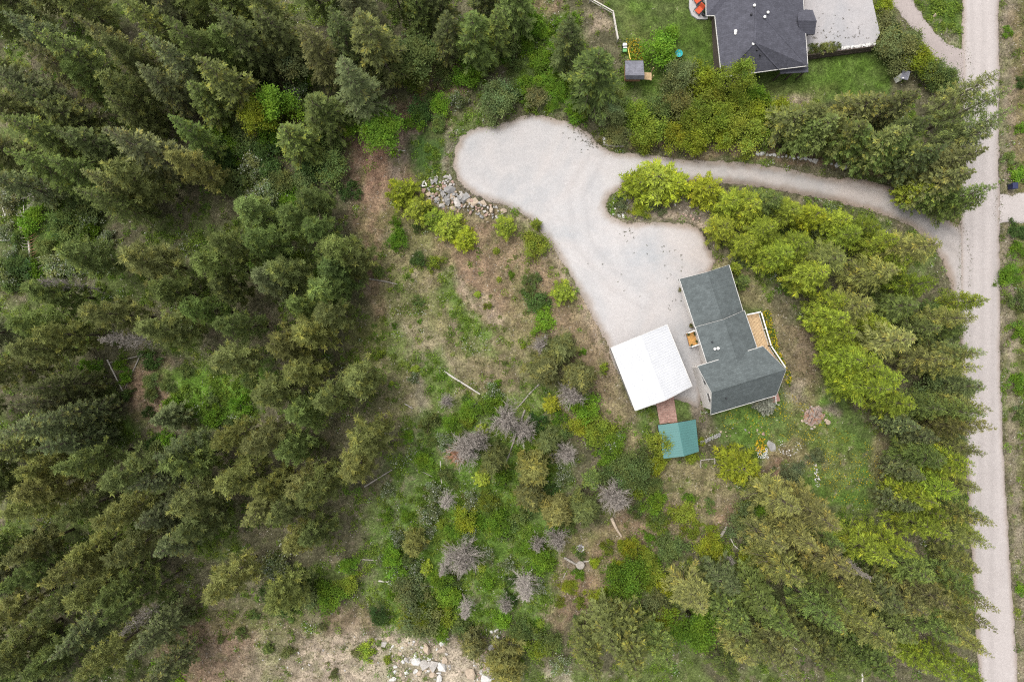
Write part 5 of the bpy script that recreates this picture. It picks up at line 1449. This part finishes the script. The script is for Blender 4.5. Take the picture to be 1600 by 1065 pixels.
# wheeled bin over the road
c = P(1577, 293, 0); t = tag(empty("wheeled_bin", c, .2), "dark blue wheeled bin beside the gravel pad across the road", "bin")
bl = worn("bin_blue", (.02, .025, .07), .2, 3, .5)
MB().hexa([c + Vector(v_) for v_ in ((-.25, -.28, .05), (.25, -.28, .05), (.25, .28, .05), (-.25, .28, .05))], [c + Vector(v_) for v_ in ((-.31, -.36, .98), (.31, -.36, .98), (.31, .36, .98), (-.31, .36, .98))]).build("body", bl, t, bevel=.03)
MB().hexa([c + Vector(v_) for v_ in ((-.34, -.4, .99), (.34, -.4, .99), (.34, .4, .99), (-.34, .4, .99))], [c + Vector(v_) for v_ in ((-.3, -.34, 1.09), (.3, -.34, 1.09), (.3, .34, 1.07), (-.3, .34, 1.07))]).build("lid", bl, t, bevel=.02)
for s in (-1, 1): MB().tube([c + Vector((s * .27 - .03, .3, .13)), c + Vector((s * .27 + .03, .3, .13))], .13, 12).build("wheel", M['dark'], t)

# ------------------------------------------------------------------ stones
def scatter_rocks(root, poly, n, rr, mats, gap=.62, sink=.3, pile=0.0):
    w = PX(poly); lo, hi = w.min(0), w.max(0); got = []; tries = 0
    while len(got) < n and tries < n * 60:
        tries += 1
        x, y = rng.uniform(lo[0], hi[0]), rng.uniform(lo[1], hi[1])
        d = sdist(np.array([x]), np.array([y]), w)[0]
        if d > 0: continue
        r = rr[0] + (rr[1] - rr[0]) * rng.random() ** 2.2
        if any((x - a) ** 2 + (y - b) ** 2 < (gap * (r + c)) ** 2 for a, b, c in got): continue
        got.append((x, y, r))
        rock((x, y, float(gz(x, y)) + pile * min(1, -d / .8)), r, mats[int(rng.integers(len(mats)))], root, sink=sink)


def rock_list(root, lst, mats):
    for px, py, r in lst:
        p = G(px, py); rock(p, r, mats[int(rng.integers(len(mats)))], root)


rp = tag(empty("rock_pile", G(690, 300)), "pile of broken grey and tan riprap on the bank under the driveway's round end", "rock pile")
rock_list(rp, [(704, 296, .85), (716, 318, .75), (709, 327, .6), (727, 311, .7), (697, 314, .65), (692, 303, .5), (690, 321, .5), (732, 314, .55), (741, 316, .6), (755, 319, .6), (706, 307, .55), (683, 312, .5), (720, 306, .55), (676, 306, .45)], ['stone', 'stoneg', 'stonet'])
scatter_rocks(rp, [(656, 283), (672, 275), (705, 277), (712, 296), (735, 306), (765, 318), (795, 331), (780, 340), (755, 339), (728, 331), (700, 328), (676, 315), (662, 303)], 120, (.18, .5), ['stone', 'stoneg', 'stonet', 'stone', 'stoner'], .6, .35, .25)
rs = tag(empty("rock_slope", G(670, 1030)), "slope of pale broken boulders at the bottom of the green undergrowth", "rock pile")
rock_list(rs, [(650, 1031, .8), (669, 1011, .85), (664, 1037, .8), (678, 1040, .85), (690, 1040, .8), (686, 1060, .7), (636, 1030, .5), (614, 1060, .6), (690, 1015, .6), (676, 1052, .6), (735, 1050, .9), (762, 1058, .8), (768, 1010, .5), (695, 1030, .55), (600, 1005, .55), (655, 1050, .5)], ['stonew', 'stone', 'stonet'])
scatter_rocks(rs, [(590, 995), (630, 1005), (700, 1000), (705, 1030), (700, 1075), (600, 1075), (610, 1040)], 110, (.13, .42), ['stonew', 'stone', 'stonet', 'stonet'], .62, .3)
scatter_rocks(rs, [(748, 990), (790, 985), (785, 1030), (770, 1070), (725, 1070), (740, 1030)], 60, (.12, .4), ['stonew', 'stone', 'stoner'], .62, .3)
scatter_rocks(rs, [(340, 980), (440, 980), (590, 990), (600, 1075), (440, 1075)], 70, (.06, .2), ['stonew', 'stone', 'stonet'], 2.5, .3)
k = 0
for px, py, r in [(1161, 242, .25), (1168, 241, .22), (1175, 242, .28), (1184, 240, .42), (1191.5, 240.5, .45), (1198, 242, .28), (1204, 242, .3), (1210, 243, .34), (1216, 246, .2), (1222, 245, .2), (1228, 244, .25), (1234, 246, .3), (1240, 247, .3), (1247, 246, .22),
                  (1252, 249, .26), (1258.5, 248, .28), (1265, 250, .32), (1273, 252, .42)]:
    o = rock(G(px, py), r, ['stonew', 'stonew', 'stone'][k % 3], None, "boulder"); k += 1
    tag(o, "white boulder in the row lining the upper driveway", "boulder", "white boulders lining the driveway")
for px, py, r, l in [(1299, 256, .22, "small white boulder just past the end of the row along the driveway"), (1308, 258, .48, "large white boulder standing apart beside the upper driveway, largest of three"), (1320, 262, .34, "white boulder last of three apart from the row along the driveway"),
                     (946, 220, .5, "white boulder at the corner where the driveway meets the turning area"), (1442, 319, .42, "pale boulder under the green larch near the driveway mouth"), (1460, 25, .3, "pale boulder in the wedge of grass by the lane"),
                     (973, 337, .38, "white round boulder on the tip of the planted island"), (966, 335, .34, "grey-white boulder beside the juniper on the planted island"), (1293, 659, .5, "flat tan boulder beside the brush pile")]:
    tag(rock(G(px, py), r, 'stonew' if 'white' in l else 'stonet', None, "boulder"), l, "boulder")
isl = tag(empty("rock_edging", G(985, 325)), "ring of small stones edging the planted island in the gravel", "stone edging")
scatter_rocks(isl, [(946, 322), (960, 305), (980, 296), (985, 315), (978, 340), (960, 338)], 34, (.1, .26), ['stone', 'stonew', 'stoneg'], .9)
scatter_rocks(isl, [(1040, 308), (1110, 305), (1125, 325), (1090, 335), (1045, 325)], 26, (.08, .22), ['stone', 'stonew', 'stonet'], 1.2)
scatter_rocks(isl, [(1065, 332), (1095, 340), (1108, 360), (1090, 350)], 12, (.15, .35), ['stonet', 'stoner'], 1.2)
ge = tag(empty("garden_stones", G(1225, 700)), "loose white and grey stones edging the flower garden below the lawn", "stone edging")
scatter_rocks(ge, [(1217, 686), (1225, 690), (1230, 705), (1245, 690), (1256, 697), (1252, 702), (1232, 715), (1216, 705)], 34, (.08, .22), ['stonew', 'stone'], .9)
scatter_rocks(ge, [(1270, 724), (1277, 724), (1281, 760), (1274, 760)], 20, (.09, .24), ['stonew', 'stone'], .85)
scatter_rocks(ge, [(1184, 690), (1200, 700), (1196, 712), (1182, 706)], 18, (.08, .18), ['stonew', 'stone'], .9)
scatter_rocks(ge, [(1120, 668), (1190, 664), (1195, 678), (1130, 682)], 13, (.1, .32), ['stonet', 'stoneg', 'stoner'], 1.6)
o = rock(G(1205, 695), .75, 'stoneg', None, "stone_slab", .05); o.scale = (.6, 1.05, .25); o.rotation_euler = (0, 0, .2); tag(o, "flat grey stone slab among the garden flowers", "stone slab")
tw = tag(empty("stone_terrace", G(1108, 688)), "short dark retaining step of stacked stones beside the green shed", "stone wall")
for i in range(9):
    q = G(1094 + i * 3.6, 692 - i * 1.5); rock(q + Vector((0, 0, .12)), .26, 'stoneg', tw, "stone", .2); rock(q + Vector((0, .22, .32)), .22, 'stoneg', tw, "stone", .2)

# fire ring, stump and benches
fr = tag(empty("fire_ring", G(906.5, 856)), "small ring of pale stones round a fire pit in the clearing", "fire pit")
for i in range(11):
    a = i / 11 * 6.283; p = fr.location + Vector((math.cos(a) * .42, math.sin(a) * .38, 0)); rock(p, .14 + .04 * rng.random(), ['stone', 'stonew', 'stoneg'][i % 3], fr, "stone")
MB().lathe([(.28, -.05), (.25, .03), (.05, .05)], fr.location, 10).build("ash", worn("ash", (.12, .11, .11), .4, 8), fr)


def log(pts, rad, mat, lab, name="fallen_log", cat="log", group=None, stubs=0, lift=.0):
    q = [G(a, b) for a, b in pts]
    r0 = rad if not hasattr(rad, '__len__') else rad[0]; r1 = rad * .55 if not hasattr(rad, '__len__') else rad[1]
    if len(q) == 2: q = [lerp(q[0], q[1], t) for t in (0, .33, .66, 1)]
    z = [max(float(gz(p.x, p.y)), p.z) for p in q]
    q = [Vector((p.x + rng.normal(0, .03), p.y + rng.normal(0, .03), zz + r0 * .9 + lift)) for p, zz in zip(q, z)]
    n = len(q); rads = [r0 + (r1 - r0) * i / (n - 1) for i in range(n)]
    t = tag(empty(name, q[0] - Vector((0, 0, r0))), lab, cat, group)
    MB().tube(q, rads, 8).build("trunk", M[mat], t, smoothed=False)
    for i in range(stubs):
        f = rng.uniform(.15, .95) * (n - 1); k = int(f); p = lerp(q[k], q[min(k + 1, n - 1)], f - k)
        d = Vector(unit(rng.normal(0, 1, 3))); d.z = abs(d.z) * .5
        MB().tube([p, p + d * rng.uniform(.3, .9)], [.025, .008], 4).build("branch_stub", M[mat], t)
    return t


log([(694, 580), (751, 615)], (.13, .09), 'pole', "straight bleached white pole lying in the clearing")
log([(592, 907), (650, 912), (682, 917)], (.11, .06), 'pole', "long bleached pole lying among the undergrowth shrubs")
log([(569, 434), (600, 439), (622, 444)], (.11, .05), 'log', "thin grey log at the forest edge near the dirt trail")
log([(631, 630), (644, 637)], (.09, .08), 'log', "short grey log beside the narrow footpath")
log([(688, 720), (691, 760)], (.07, .04), 'pole', "thin upright-pointing pale pole beside the flowering shrubs")
log([(651, 734), (664, 738), (678, 746)], (.06, .03), 'log', "slender curved dead branch across the footpath")
log([(569, 760), (613, 733)], (.1, .06), 'log', "grey log under the pine at the edge of the footpath")
log([(563, 873), (600, 875)], (.07, .04), 'log', "thin grey pole beside the lower footpath")
log([(842, 600), (805, 640)], (.11, .06), 'log', "grey pole leaning through the dead bushes", stubs=3)
log([(820, 640), (788, 730)], (.12, .06), 'log', "dark fallen trunk between the grey dead bushes", stubs=8)
log([(818, 690), (824, 745)], (.08, .04), 'pole', "pale thin trunk lying beside the yellow-olive pine")
log([(908, 668), (916, 700)], (.07, .04), 'log', "thin fallen pole among the lime shrubs")
log([(168, 562), (200, 625)], (.1, .06), 'pole', "bleached fallen trunk at the brown forest gap, longest of the crossed set")
log([(223, 548), (197, 605)], (.1, .05), 'log', "grey fallen trunk crossing the others at the brown forest gap")
log([(172, 567), (236, 552)], (.1, .05), 'log', "grey fallen trunk lying crosswise above the brown forest gap")
log([(157, 575), (175, 615)], (.08, .04), 'log', "short grey fallen trunk at the left of the brown forest gap", stubs=4)
log([(45, 632), (120, 606), (156, 582)], (.1, .05), 'log', "long bowed grey trunk lying under the firs", stubs=6)
log([(120, 618), (152, 586)], (.07, .04), 'log', "thin forked branch beside the bowed grey trunk")
log([(-4, 377), (36, 374)], (.11, .08), 'pole', "pale trunk lying across the undergrowth by the fallen rusty conifer")
log([(1, 310), (9, 338)], (.08, .06), 'pole', "short pale trunk at the forest edge near the fallen rusty conifer")
log([(38, 1018), (80, 1008), (122, 992)], (.09, .05), 'log', "thin grey trunk over bare soil under the lower pines")
log([(676, 640), (680, 641)], (.06, .05), 'pole', "small pale wood chip on the footpath") if False else None
log([(1124, 838), (1136, 822)], (.2, .16), 'log', "thick weathered plank-like log beside the round pale shrub")
log([(1141, 839), (1146, 850), (1153, 857), (1167, 861)], (.09, .05), 'pole', "white curved bare branch lying in the green undergrowth")
log([(955, 808), (960, 818), (963, 826), (971, 837)], (.22, .12), 'stonet', "broken tan rotten log on the bare slope")
log([(882, 870), (892, 876), (902, 882)], (.15, .13), 'log', "grey log bench beside the stump table")
log([(911, 877), (919, 876), (923, 873)], (.08, .05), 'pole', "short pale branch beside the stump table")
log([(880, 904), (888, 884)], (.06, .03), 'log', "thin stick propped by the stump table")
log([(943, 226), (975, 229)], (.12, .1), 'log', "grey log edging the gravel beside the white boulder")
log([(1200, 985), (1228, 1015)], (.1, .06), 'log', "grey leaning trunk fallen in the lower grove", lift=.6)
log([(1198, 968), (1240, 1008)], (.09, .05), 'pole', "pale fallen trunk in the lower grove, thinner of two", lift=.8)
log([(1346, 1050), (1348, 1070)], (.1, .1), 'pole', "short white post lying at the edge of the lower grove")
log([(622, 235), (634, 236)], (.07, .05), 'pole', "small bleached stick on the bare dirt trail")
log([(1100, 805), (1118, 815)], (.08, .05), 'log', "short grey stick lying on the bare garden slope") if False else None
log([(1025, 806), (1044, 815)], (.08, .06), 'log', "grey stick on the bare slope below the low bushes")
c = G(906, 880); t = tag(empty("stump_table", c), "round grey stump slab table next to the log bench", "table")
MB().lathe([(.35, -.1), (.33, .5)], c, 14).build("stump", M['bark'], t); MB().lathe([(.50, .5), (.52, .56), (.50, .6)], c, 16).build("table_top", M['log'], t)
# fallen rusty conifer
a, b = G(54, 440), G(40, 322)
t = tag(empty("fallen_conifer", a), "fallen rust-brown conifer with bleached trunk and curved bare ribs", "fallen tree")
q = [lerp(a, b, i / 6) for i in range(7)]; q = [Vector((p.x, p.y, float(gz(p.x, p.y)) + .35)) for p in q]
MB().tube(q, [.17 - .02 * i for i in range(7)], 8).build("trunk", M['pole'], t)
ax = (b - a).normalized(); sd_ = Vector((ax.y, -ax.x, 0))
for side in (-1, 1):
    for i in range(22):
        p = lerp(q[0], q[-1], .04 + .9 * i / 22); L = rng.uniform(.9, 1.7) * (1.15 if side > 0 else .75)
        e1 = p + sd_ * side * L * .6 + ax * .1 + Vector((0, 0, .25)); e2 = p + sd_ * side * L + ax * .5 + Vector((0, 0, .05))
        MB().tube([p, e1, e2], [.035, .025, .012], 4, cap=False).build("branch", M['rustdead' if side > 0 and i > 6 else 'dead'], t)
p = G(63, 305); plant('deadlow', tuple(p), 1.4, 2.6, 'G', label="spreading bare grey root tangle behind the fallen rusty conifer")
# brush pile with sand
bp = tag(empty("brush_pile", G(1270, 650)), "heap of brown brush and sticks ringed with stones on the lawn", "brush pile")
for i in range(46):
    a = rng.random() * 6.283; r0 = rng.uniform(.1, 1.2); p = bp.location + Vector((math.cos(a) * r0, math.sin(a) * r0 * .9, rng.uniform(.08, .5)))
    an = a + rng.normal(0, .7); d = Vector((math.cos(an), math.sin(an), rng.normal(-.1, .15))) * rng.uniform(.5, 1.1)
    MB().tube([p - d * .5, p + d * .5], [rng.uniform(.03, .07), .02], 5).build("stick", M[['woodr', 'log', 'bark', 'woodr'][i % 4]], bp)
mm = MB().lathe([(1.35, -.08), (.95, .10), (.5, .26), (.1, .32)], bp.location, 18)
for i, v in enumerate(mm.v):
    f = 1 + .3 * math.sin(2 * (i % 18) * .349 + .6) * .6 + rng.normal(0, .1); dv = v - bp.location; v.x = bp.location.x + dv.x * f; v.y = bp.location.y + dv.y * f
mm.build("soil_mound", worn("ashy_soil", (.26, .195, .165), .4, 3), bp)
for i in range(11):
    a = i / 11 * 6.283 + rng.normal(0, .3); rr_ = rng.uniform(1.0, 1.75); rock(bp.location + Vector((math.cos(a) * rr_, math.sin(a) * rr_ * .9, .05)), .12 + .24 * rng.random() ** 2, ['stonet', 'stone'][i % 2], bp, "stone")
# white sawhorse frame by the riprap
c = G(663, 287); t = tag(empty("triangle_frame", c), "white wooden triangular frame standing beside the riprap", "frame")
q = [c + Vector((-.05, .55, .05)), c + Vector((-.22, -.42, .4)), c + Vector((.33, -.32, .4))]
for a, b in ((0, 1), (1, 2), (2, 0)): MB().bar(q[a], q[b], .1, .05).build("board", M['white'], t)
# garden bed frame
c = G(1105, 722); t = tag(empty("garden_bed", c), "empty grey timber garden bed frame on the dry plot below the shed", "garden bed")
q = [G(1094, 730), G(1094, 718), G(1116, 715.5), G(1116, 728)]
for a, b in ((0, 1), (1, 2), (2, 3)): MB().bar(q[a] + Vector((0, 0, .15)), q[b] + Vector((0, 0, .15)), .1, .25).build("board", M['log'], t)

# ------------------------------------------------------------------ ground plants nobody could count
def stuff(name, q, c, label, cat, mat='leaf'):
    o = bpy.data.objects.new(name, mesh_quads(name, q, c, M[mat])); o.color = (1, 1, 1, 1); link(o)
    return tag(o, label, cat, kind="stuff")


def sample(n, seed):
    r = np.random.default_rng(seed); x = r.uniform(-66, 66, n); y = r.uniform(-45, 45, n)
    i = np.clip(np.searchsorted(gx, x), 0, len(gx) - 1); j = np.clip(np.searchsorted(gy, y), 0, len(gy) - 1)
    return r, x, y, C[i, j], dflat[i, j]


BUILT = [PX(p_) for p_ in ([(1060, 430), (1145, 410), (1215, 540), (1200, 640), (1110, 645), (1080, 560)], [(1020, 615), (1095, 610), (1095, 715), (1030, 716)], [(1100, -60), (1380, -60), (1376, 80), (1265, 100), (1255, 112), (1118, 122)],
                           [(1074, -60), (1110, -60), (1110, 32), (1085, 32)])]
HARD = [W_DRIVE, W_ROAD, W_LANE, W_PAD]


def clear(x, y, margin=.1):
    ok = np.ones(len(x), bool)
    for w in HARD: ok &= sdist(x, y, w) > margin
    for w in BUILT: ok &= sdist(x, y, w) > 0
    return ok


LAWNS = [PX([(925, -80), (1110, -80), (1128, 130), (1400, 70), (1400, 150), (1180, 160), (1010, 170), (962, 40)]),
         PX([(1110, 640), (1230, 600), (1290, 590), (1380, 690), (1395, 790), (1290, 790), (1230, 720), (1130, 690)])]
r, x, y, c0, df = sample(210000, 71)
g = c0[:, 1] / (c0[:, 0] + 1e-4)
pat = NZ2.fbm(x + 9, y, 2.4, 4)
acc = (r.random(len(x)) < np.clip((g - .80) * .34, .012, 1) * np.clip((pat - .36) * 5, .05, 1)) & clear(x, y)
for w in LAWNS: acc &= sdist(x, y, w) > 0
x, y, c0, pat = x[acc], y[acc], c0[acc], pat[acc]; nc = len(x)
crad = r.uniform(.18, .55, nc); chgt = crad * r.uniform(.4, 1.1, nc)
cnt = (10 + 34 * crad / .55).astype(int); ti = np.repeat(np.arange(nc), cnt); n = len(ti)
v = unit(r.normal(0, 1, (n, 3))); v[:, 2] = np.abs(v[:, 2]); rad = r.random(n) ** .4
p0 = np.stack([x[ti] + v[:, 0] * rad * crad[ti], y[ti] + v[:, 1] * rad * crad[ti], gz(x, y)[ti] + .03 + v[:, 2] * rad * chgt[ti]], -1)
d = unit(v * .5 + r.normal(0, .7, (n, 3)) * np.array([1, 1, .5]) + np.array([0, 0, .15]))
hue = np.clip(NZ3.fbm(x, y + 70, 2.2, 3) + r.normal(0, .13, nc), 0, 1)
cc = np.array((.098, .205, .022)) * (1 - hue)[:, None] + np.array((.205, .25, .038)) * hue[:, None]
cc = cc * .92 + c0 * .15; cc *= r.uniform(.62, 1.35, (nc, 1))
col = np.ones((n, 4)); col[:, :3] = cc[ti] * r.uniform(.7, 1.35, (n, 1))
wf = (NZ.fbm(x - 80, y, 1.6, 3) > .64)[ti] & (r.random(n) < .16); col[wf, 3] = .2
stuff("undergrowth", diamonds(p0, d, r.uniform(.11, .27, n), r.uniform(.035, .075, n), r.normal(0, .5, n), .5), col, "low leafy green undergrowth over the clearing and forest floor", "undergrowth")
print("undergrowth clumps", nc, "leaves", n)

r, x, y, c0, df = sample(240000, 72)
lowp = PX([(1110, 640), (1230, 600), (1290, 590), (1380, 690), (1395, 790), (1290, 790), (1230, 720), (1130, 690)])
allp = PX([(925, -80), (1110, -80), (1128, 130), (1400, 70), (1400, 150), (1180, 160), (1010, 170), (962, 40)])
acc = ((sdist(x, y, lowp) < 0) | (sdist(x, y, allp) < 0)) & clear(x, y)
r2, x2, y2, c2, _ = sample(120000, 74)
a2_ = (c2[:, 1] > c2[:, 0] * .75) & (c2[:, 0] > .09) & clear(x2, y2)
x = np.concatenate([x[acc], x2[a2_]]); y = np.concatenate([y[acc], y2[a2_]]); c0 = np.concatenate([c0[acc], c2[a2_]]); n = len(x)
p0 = np.stack([x, y, gz(x, y) + .0], -1); d = unit(np.stack([r.normal(0, .7, n), r.normal(0, .7, n), r.uniform(.4, 1, n)], -1))
col = np.ones((n, 4)); col[:, :3] = c0 * r.uniform(.7, 1.7, (n, 1))
stuff("grass", diamonds(p0, d, r.uniform(.08, .2, n), r.uniform(.015, .03, n), r.normal(0, .8, n), .4), col, "short turf and dry grass tufts on lawn and slope", "grass")

r, x, y, c0, df = sample(70000, 76)
g = c0[:, 1] / (c0[:, 0] + 1e-4)
acc = (c0[:, 0] > .075) & (g > .7) & (g < 1.15) & clear(x, y) & (NZ.fbm(x, y + 11, 1.5, 4) > .46)
x, y, c0 = x[acc][:9000], y[acc][:9000], c0[acc][:9000]; nc = len(x); ti = np.repeat(np.arange(nc), 9); n = len(ti)
p0 = np.stack([x[ti] + r.normal(0, .07, n), y[ti] + r.normal(0, .07, n), gz(x, y)[ti]], -1); d = unit(np.stack([r.normal(0, 1, n), r.normal(0, 1, n), r.uniform(.2, 1, n)], -1))
straw = r.random(nc)[:, None]; cc = np.array((.30, .255, .145)) * straw + np.array((.125, .150, .045)) * (1 - straw); cc *= r.uniform(.55, 1.35, (nc, 1))
col = np.ones((n, 4)); col[:, :3] = cc[ti] * r.uniform(.7, 1.3, (n, 1))
stuff("dry_tussocks", diamonds(p0, d, r.uniform(.12, .34, n), r.uniform(.014, .03, n), r.normal(0, .7, n), .35), col, "straw-coloured grass tussocks on the dry open ground", "dry grass")

r, x, y, c0, df = sample(130000, 73)
acc = (c0[:, 0] > .085) & clear(x, y, -.15) & (r.random(len(x)) < .6)
x, y, c0 = x[acc], y[acc], c0[acc]; n = len(x)
p0 = np.stack([x, y, gz(x, y) + .03], -1); d = unit(np.stack([r.normal(0, 1, n), r.normal(0, 1, n), r.normal(.08, .1, n)], -1))
col = np.ones((n, 4)); lt = r.random(n)
col[:, :3] = np.where((lt < .4)[:, None], np.array((.30, .25, .19)), np.where((lt < .8)[:, None], np.array((.12, .085, .06)), np.array((.42, .38, .33)))) * r.uniform(.6, 1.3, (n, 1))
stuff("twig_litter", diamonds(p0, d, r.uniform(.08, .4, n), r.uniform(.012, .034, n), r.normal(0, .3, n), .5), col, "dry twigs and chips littering the bare soil", "litter", 'litter')

# weeds, stones and grass that fray the gravel edges
r = np.random.default_rng(75); x = r.uniform(-10, 62, 260000); y = r.uniform(-45, 45, 260000)
dm = np.full(len(x), 1e9)
for w in HARD: dm = np.minimum(dm, np.abs(sdist(x, y, w) - .05))
for w in BUILT: dm = np.where(sdist(x, y, w) < 0, 9, dm)
k = (dm < .5) & (r.random(len(x)) < np.exp(-(dm / .28) ** 2) * np.clip((NZ.fbm(x, y, 1.2, 3) - .36) * 5, 0, 1))
x, y = x[k], y[k]; n = len(x)
p0 = np.stack([x, y, np.maximum(gz(x, y), .0) + .02], -1); d = unit(np.stack([r.normal(0, 1, n), r.normal(0, 1, n), r.uniform(.0, .8, n)], -1))
col = np.ones((n, 4)); lt = r.random((n, 1))
col[:, :3] = np.where(lt < .45, np.array((.11, .135, .035)), np.where(lt < .75, np.array((.17, .13, .09)), np.array((.30, .27, .24)))) * r.uniform(.6, 1.4, (n, 1))
stuff("edge_weeds", diamonds(p0, d, r.uniform(.06, .24, n), r.uniform(.015, .045, n), r.normal(0, .6, n), .5), col, "weeds and loose stones fraying the gravel edges", "weeds")

# dandelions and yellow garden flowers
def blooms(name, poly, n, size, cols, lab, seed, clump=.0, up=(.1, .25)):
    r = np.random.default_rng(seed); w = PX(poly); lo, hi = w.min(0), w.max(0)
    x = r.uniform(lo[0], hi[0], n * 4); y = r.uniform(lo[1], hi[1], n * 4)
    k = (sdist(x, y, w) < 0) & (NZ.fbm(x, y, 1.4, 3) > clump); x, y = x[k][:n], y[k][:n]; n = len(x)
    p0 = np.stack([x, y, gz(x, y) + r.uniform(*up, n)], -1); an = r.random(n) * 6.28
    d = np.stack([np.cos(an), np.sin(an), r.normal(0, .2, n)], -1)
    col = np.ones((n, 4)); col[:, :3] = np.array(cols)[r.integers(0, len(cols), n)] * r.uniform(.8, 1.2, (n, 1))
    stuff(name, diamonds(p0, unit(d), size * r.uniform(.7, 1.3, n), size * .42 * r.uniform(.8, 1.2, n), r.normal(0, .3, n), .5), col, lab, "flowers")


YL = (.62, .47, .02); GRN = (.09, .15, .02)
blooms("dandelions", [(1120, 650), (1230, 610), (1300, 660), (1370, 700), (1390, 790), (1290, 780), (1240, 690), (1140, 680)], 900, .11, [YL, YL, (.45, .38, .03)], "yellow dandelions dotted over the lower lawn", 1, .45)
blooms("yellow_flowers", [(1188, 482), (1200, 480), (1216, 545), (1236, 590), (1232, 608), (1222, 585), (1204, 545), (1194, 505)], 900, .17, [YL, (.5, .42, .02), GRN, GRN], "band of yellow flowers along the house deck", 2, .35, (.15, .5))
blooms("orange_flowers", [(1178, 690), (1192, 684), (1196, 706), (1184, 710)], 200, .2, [(.6, .33, .02), (.6, .45, .03), GRN], "clump of orange and yellow garden flowers below the larch", 3, .2, (.1, .4))
blooms("white_flowers", [(1180, 700), (1196, 698), (1200, 716), (1184, 714)], 160, .15, [(.7, .7, .68)], "small white flowers beside the orange garden flowers", 4, .2, (.1, .3))
blooms("yellow_meadow_flowers", [(978, 62), (1002, 62), (1008, 92), (985, 96)], 420, .15, [(.45, .33, .02), (.30, .24, .03), GRN], "ochre flowers in the grass behind the playhouse", 5, .3)
# clods and weeds on the pale gravel
r = np.random.default_rng(6); pl = []
for (px, py, rx, ry, n) in ((905, 205, 16, 14, 40), (930, 225, 14, 10, 50), (976, 365, 12, 8, 12), (1050, 400, 16, 40, 15), (1055, 500, 20, 30, 8), (990, 420, 60, 50, 10)):
    a = PX([(px, py)])[0]; pl.append(np.stack([a[0] + r.normal(0, rx / K / 1.6, n), a[1] + r.normal(0, ry / K / 1.6, n)], -1))
pl = np.concatenate(pl); n = 9
ti = np.repeat(np.arange(len(pl)), n); p0 = np.concatenate([pl[ti], np.full((len(ti), 1), .03)], 1) + r.normal(0, .04, (len(ti), 3)) * np.array([1, 1, .3])
d = unit(np.stack([r.normal(0, 1, len(ti)), r.normal(0, 1, len(ti)), r.uniform(0, .6, len(ti))], -1)); col = np.ones((len(ti), 4)); col[:, :3] = np.array((.085, .085, .045)) * r.uniform(.5, 1.6, (len(pl), 1))[ti]
stuff("gravel_weeds", diamonds(p0, d, r.uniform(.04, .12, len(ti)), r.uniform(.012, .035, len(ti)), r.normal(0, .5, len(ti)), .5), col, "small dark weeds and clods scattered on the gravel", "weeds")
a = P(1264, 0, zy); b = P(1362, 60, zy); x = r.uniform(a.x, b.x, 60); y = r.uniform(b.y, a.y, 60); y = b.y + (y - b.y) * r.random(60) ** 2
pl = np.stack([x, y], -1); ti = np.repeat(np.arange(60), n); p0 = np.concatenate([pl[ti], np.full((len(ti), 1), zy + .02)], 1) + r.normal(0, .04, (len(ti), 3)) * np.array([1, 1, .2])
d = unit(np.stack([r.normal(0, 1, len(ti)), r.normal(0, 1, len(ti)), r.uniform(0, .6, len(ti))], -1)); col = np.ones((len(ti), 4)); col[:, :3] = np.array((.10, .085, .055)) * r.uniform(.5, 1.6, (60, 1))[ti]
stuff("yard_weeds", diamonds(p0, d, r.uniform(.03, .10, len(ti)), r.uniform(.01, .03, len(ti)), r.normal(0, .5, len(ti)), .5), col, "small dark weeds scattered on the raised gravel yard", "weeds")
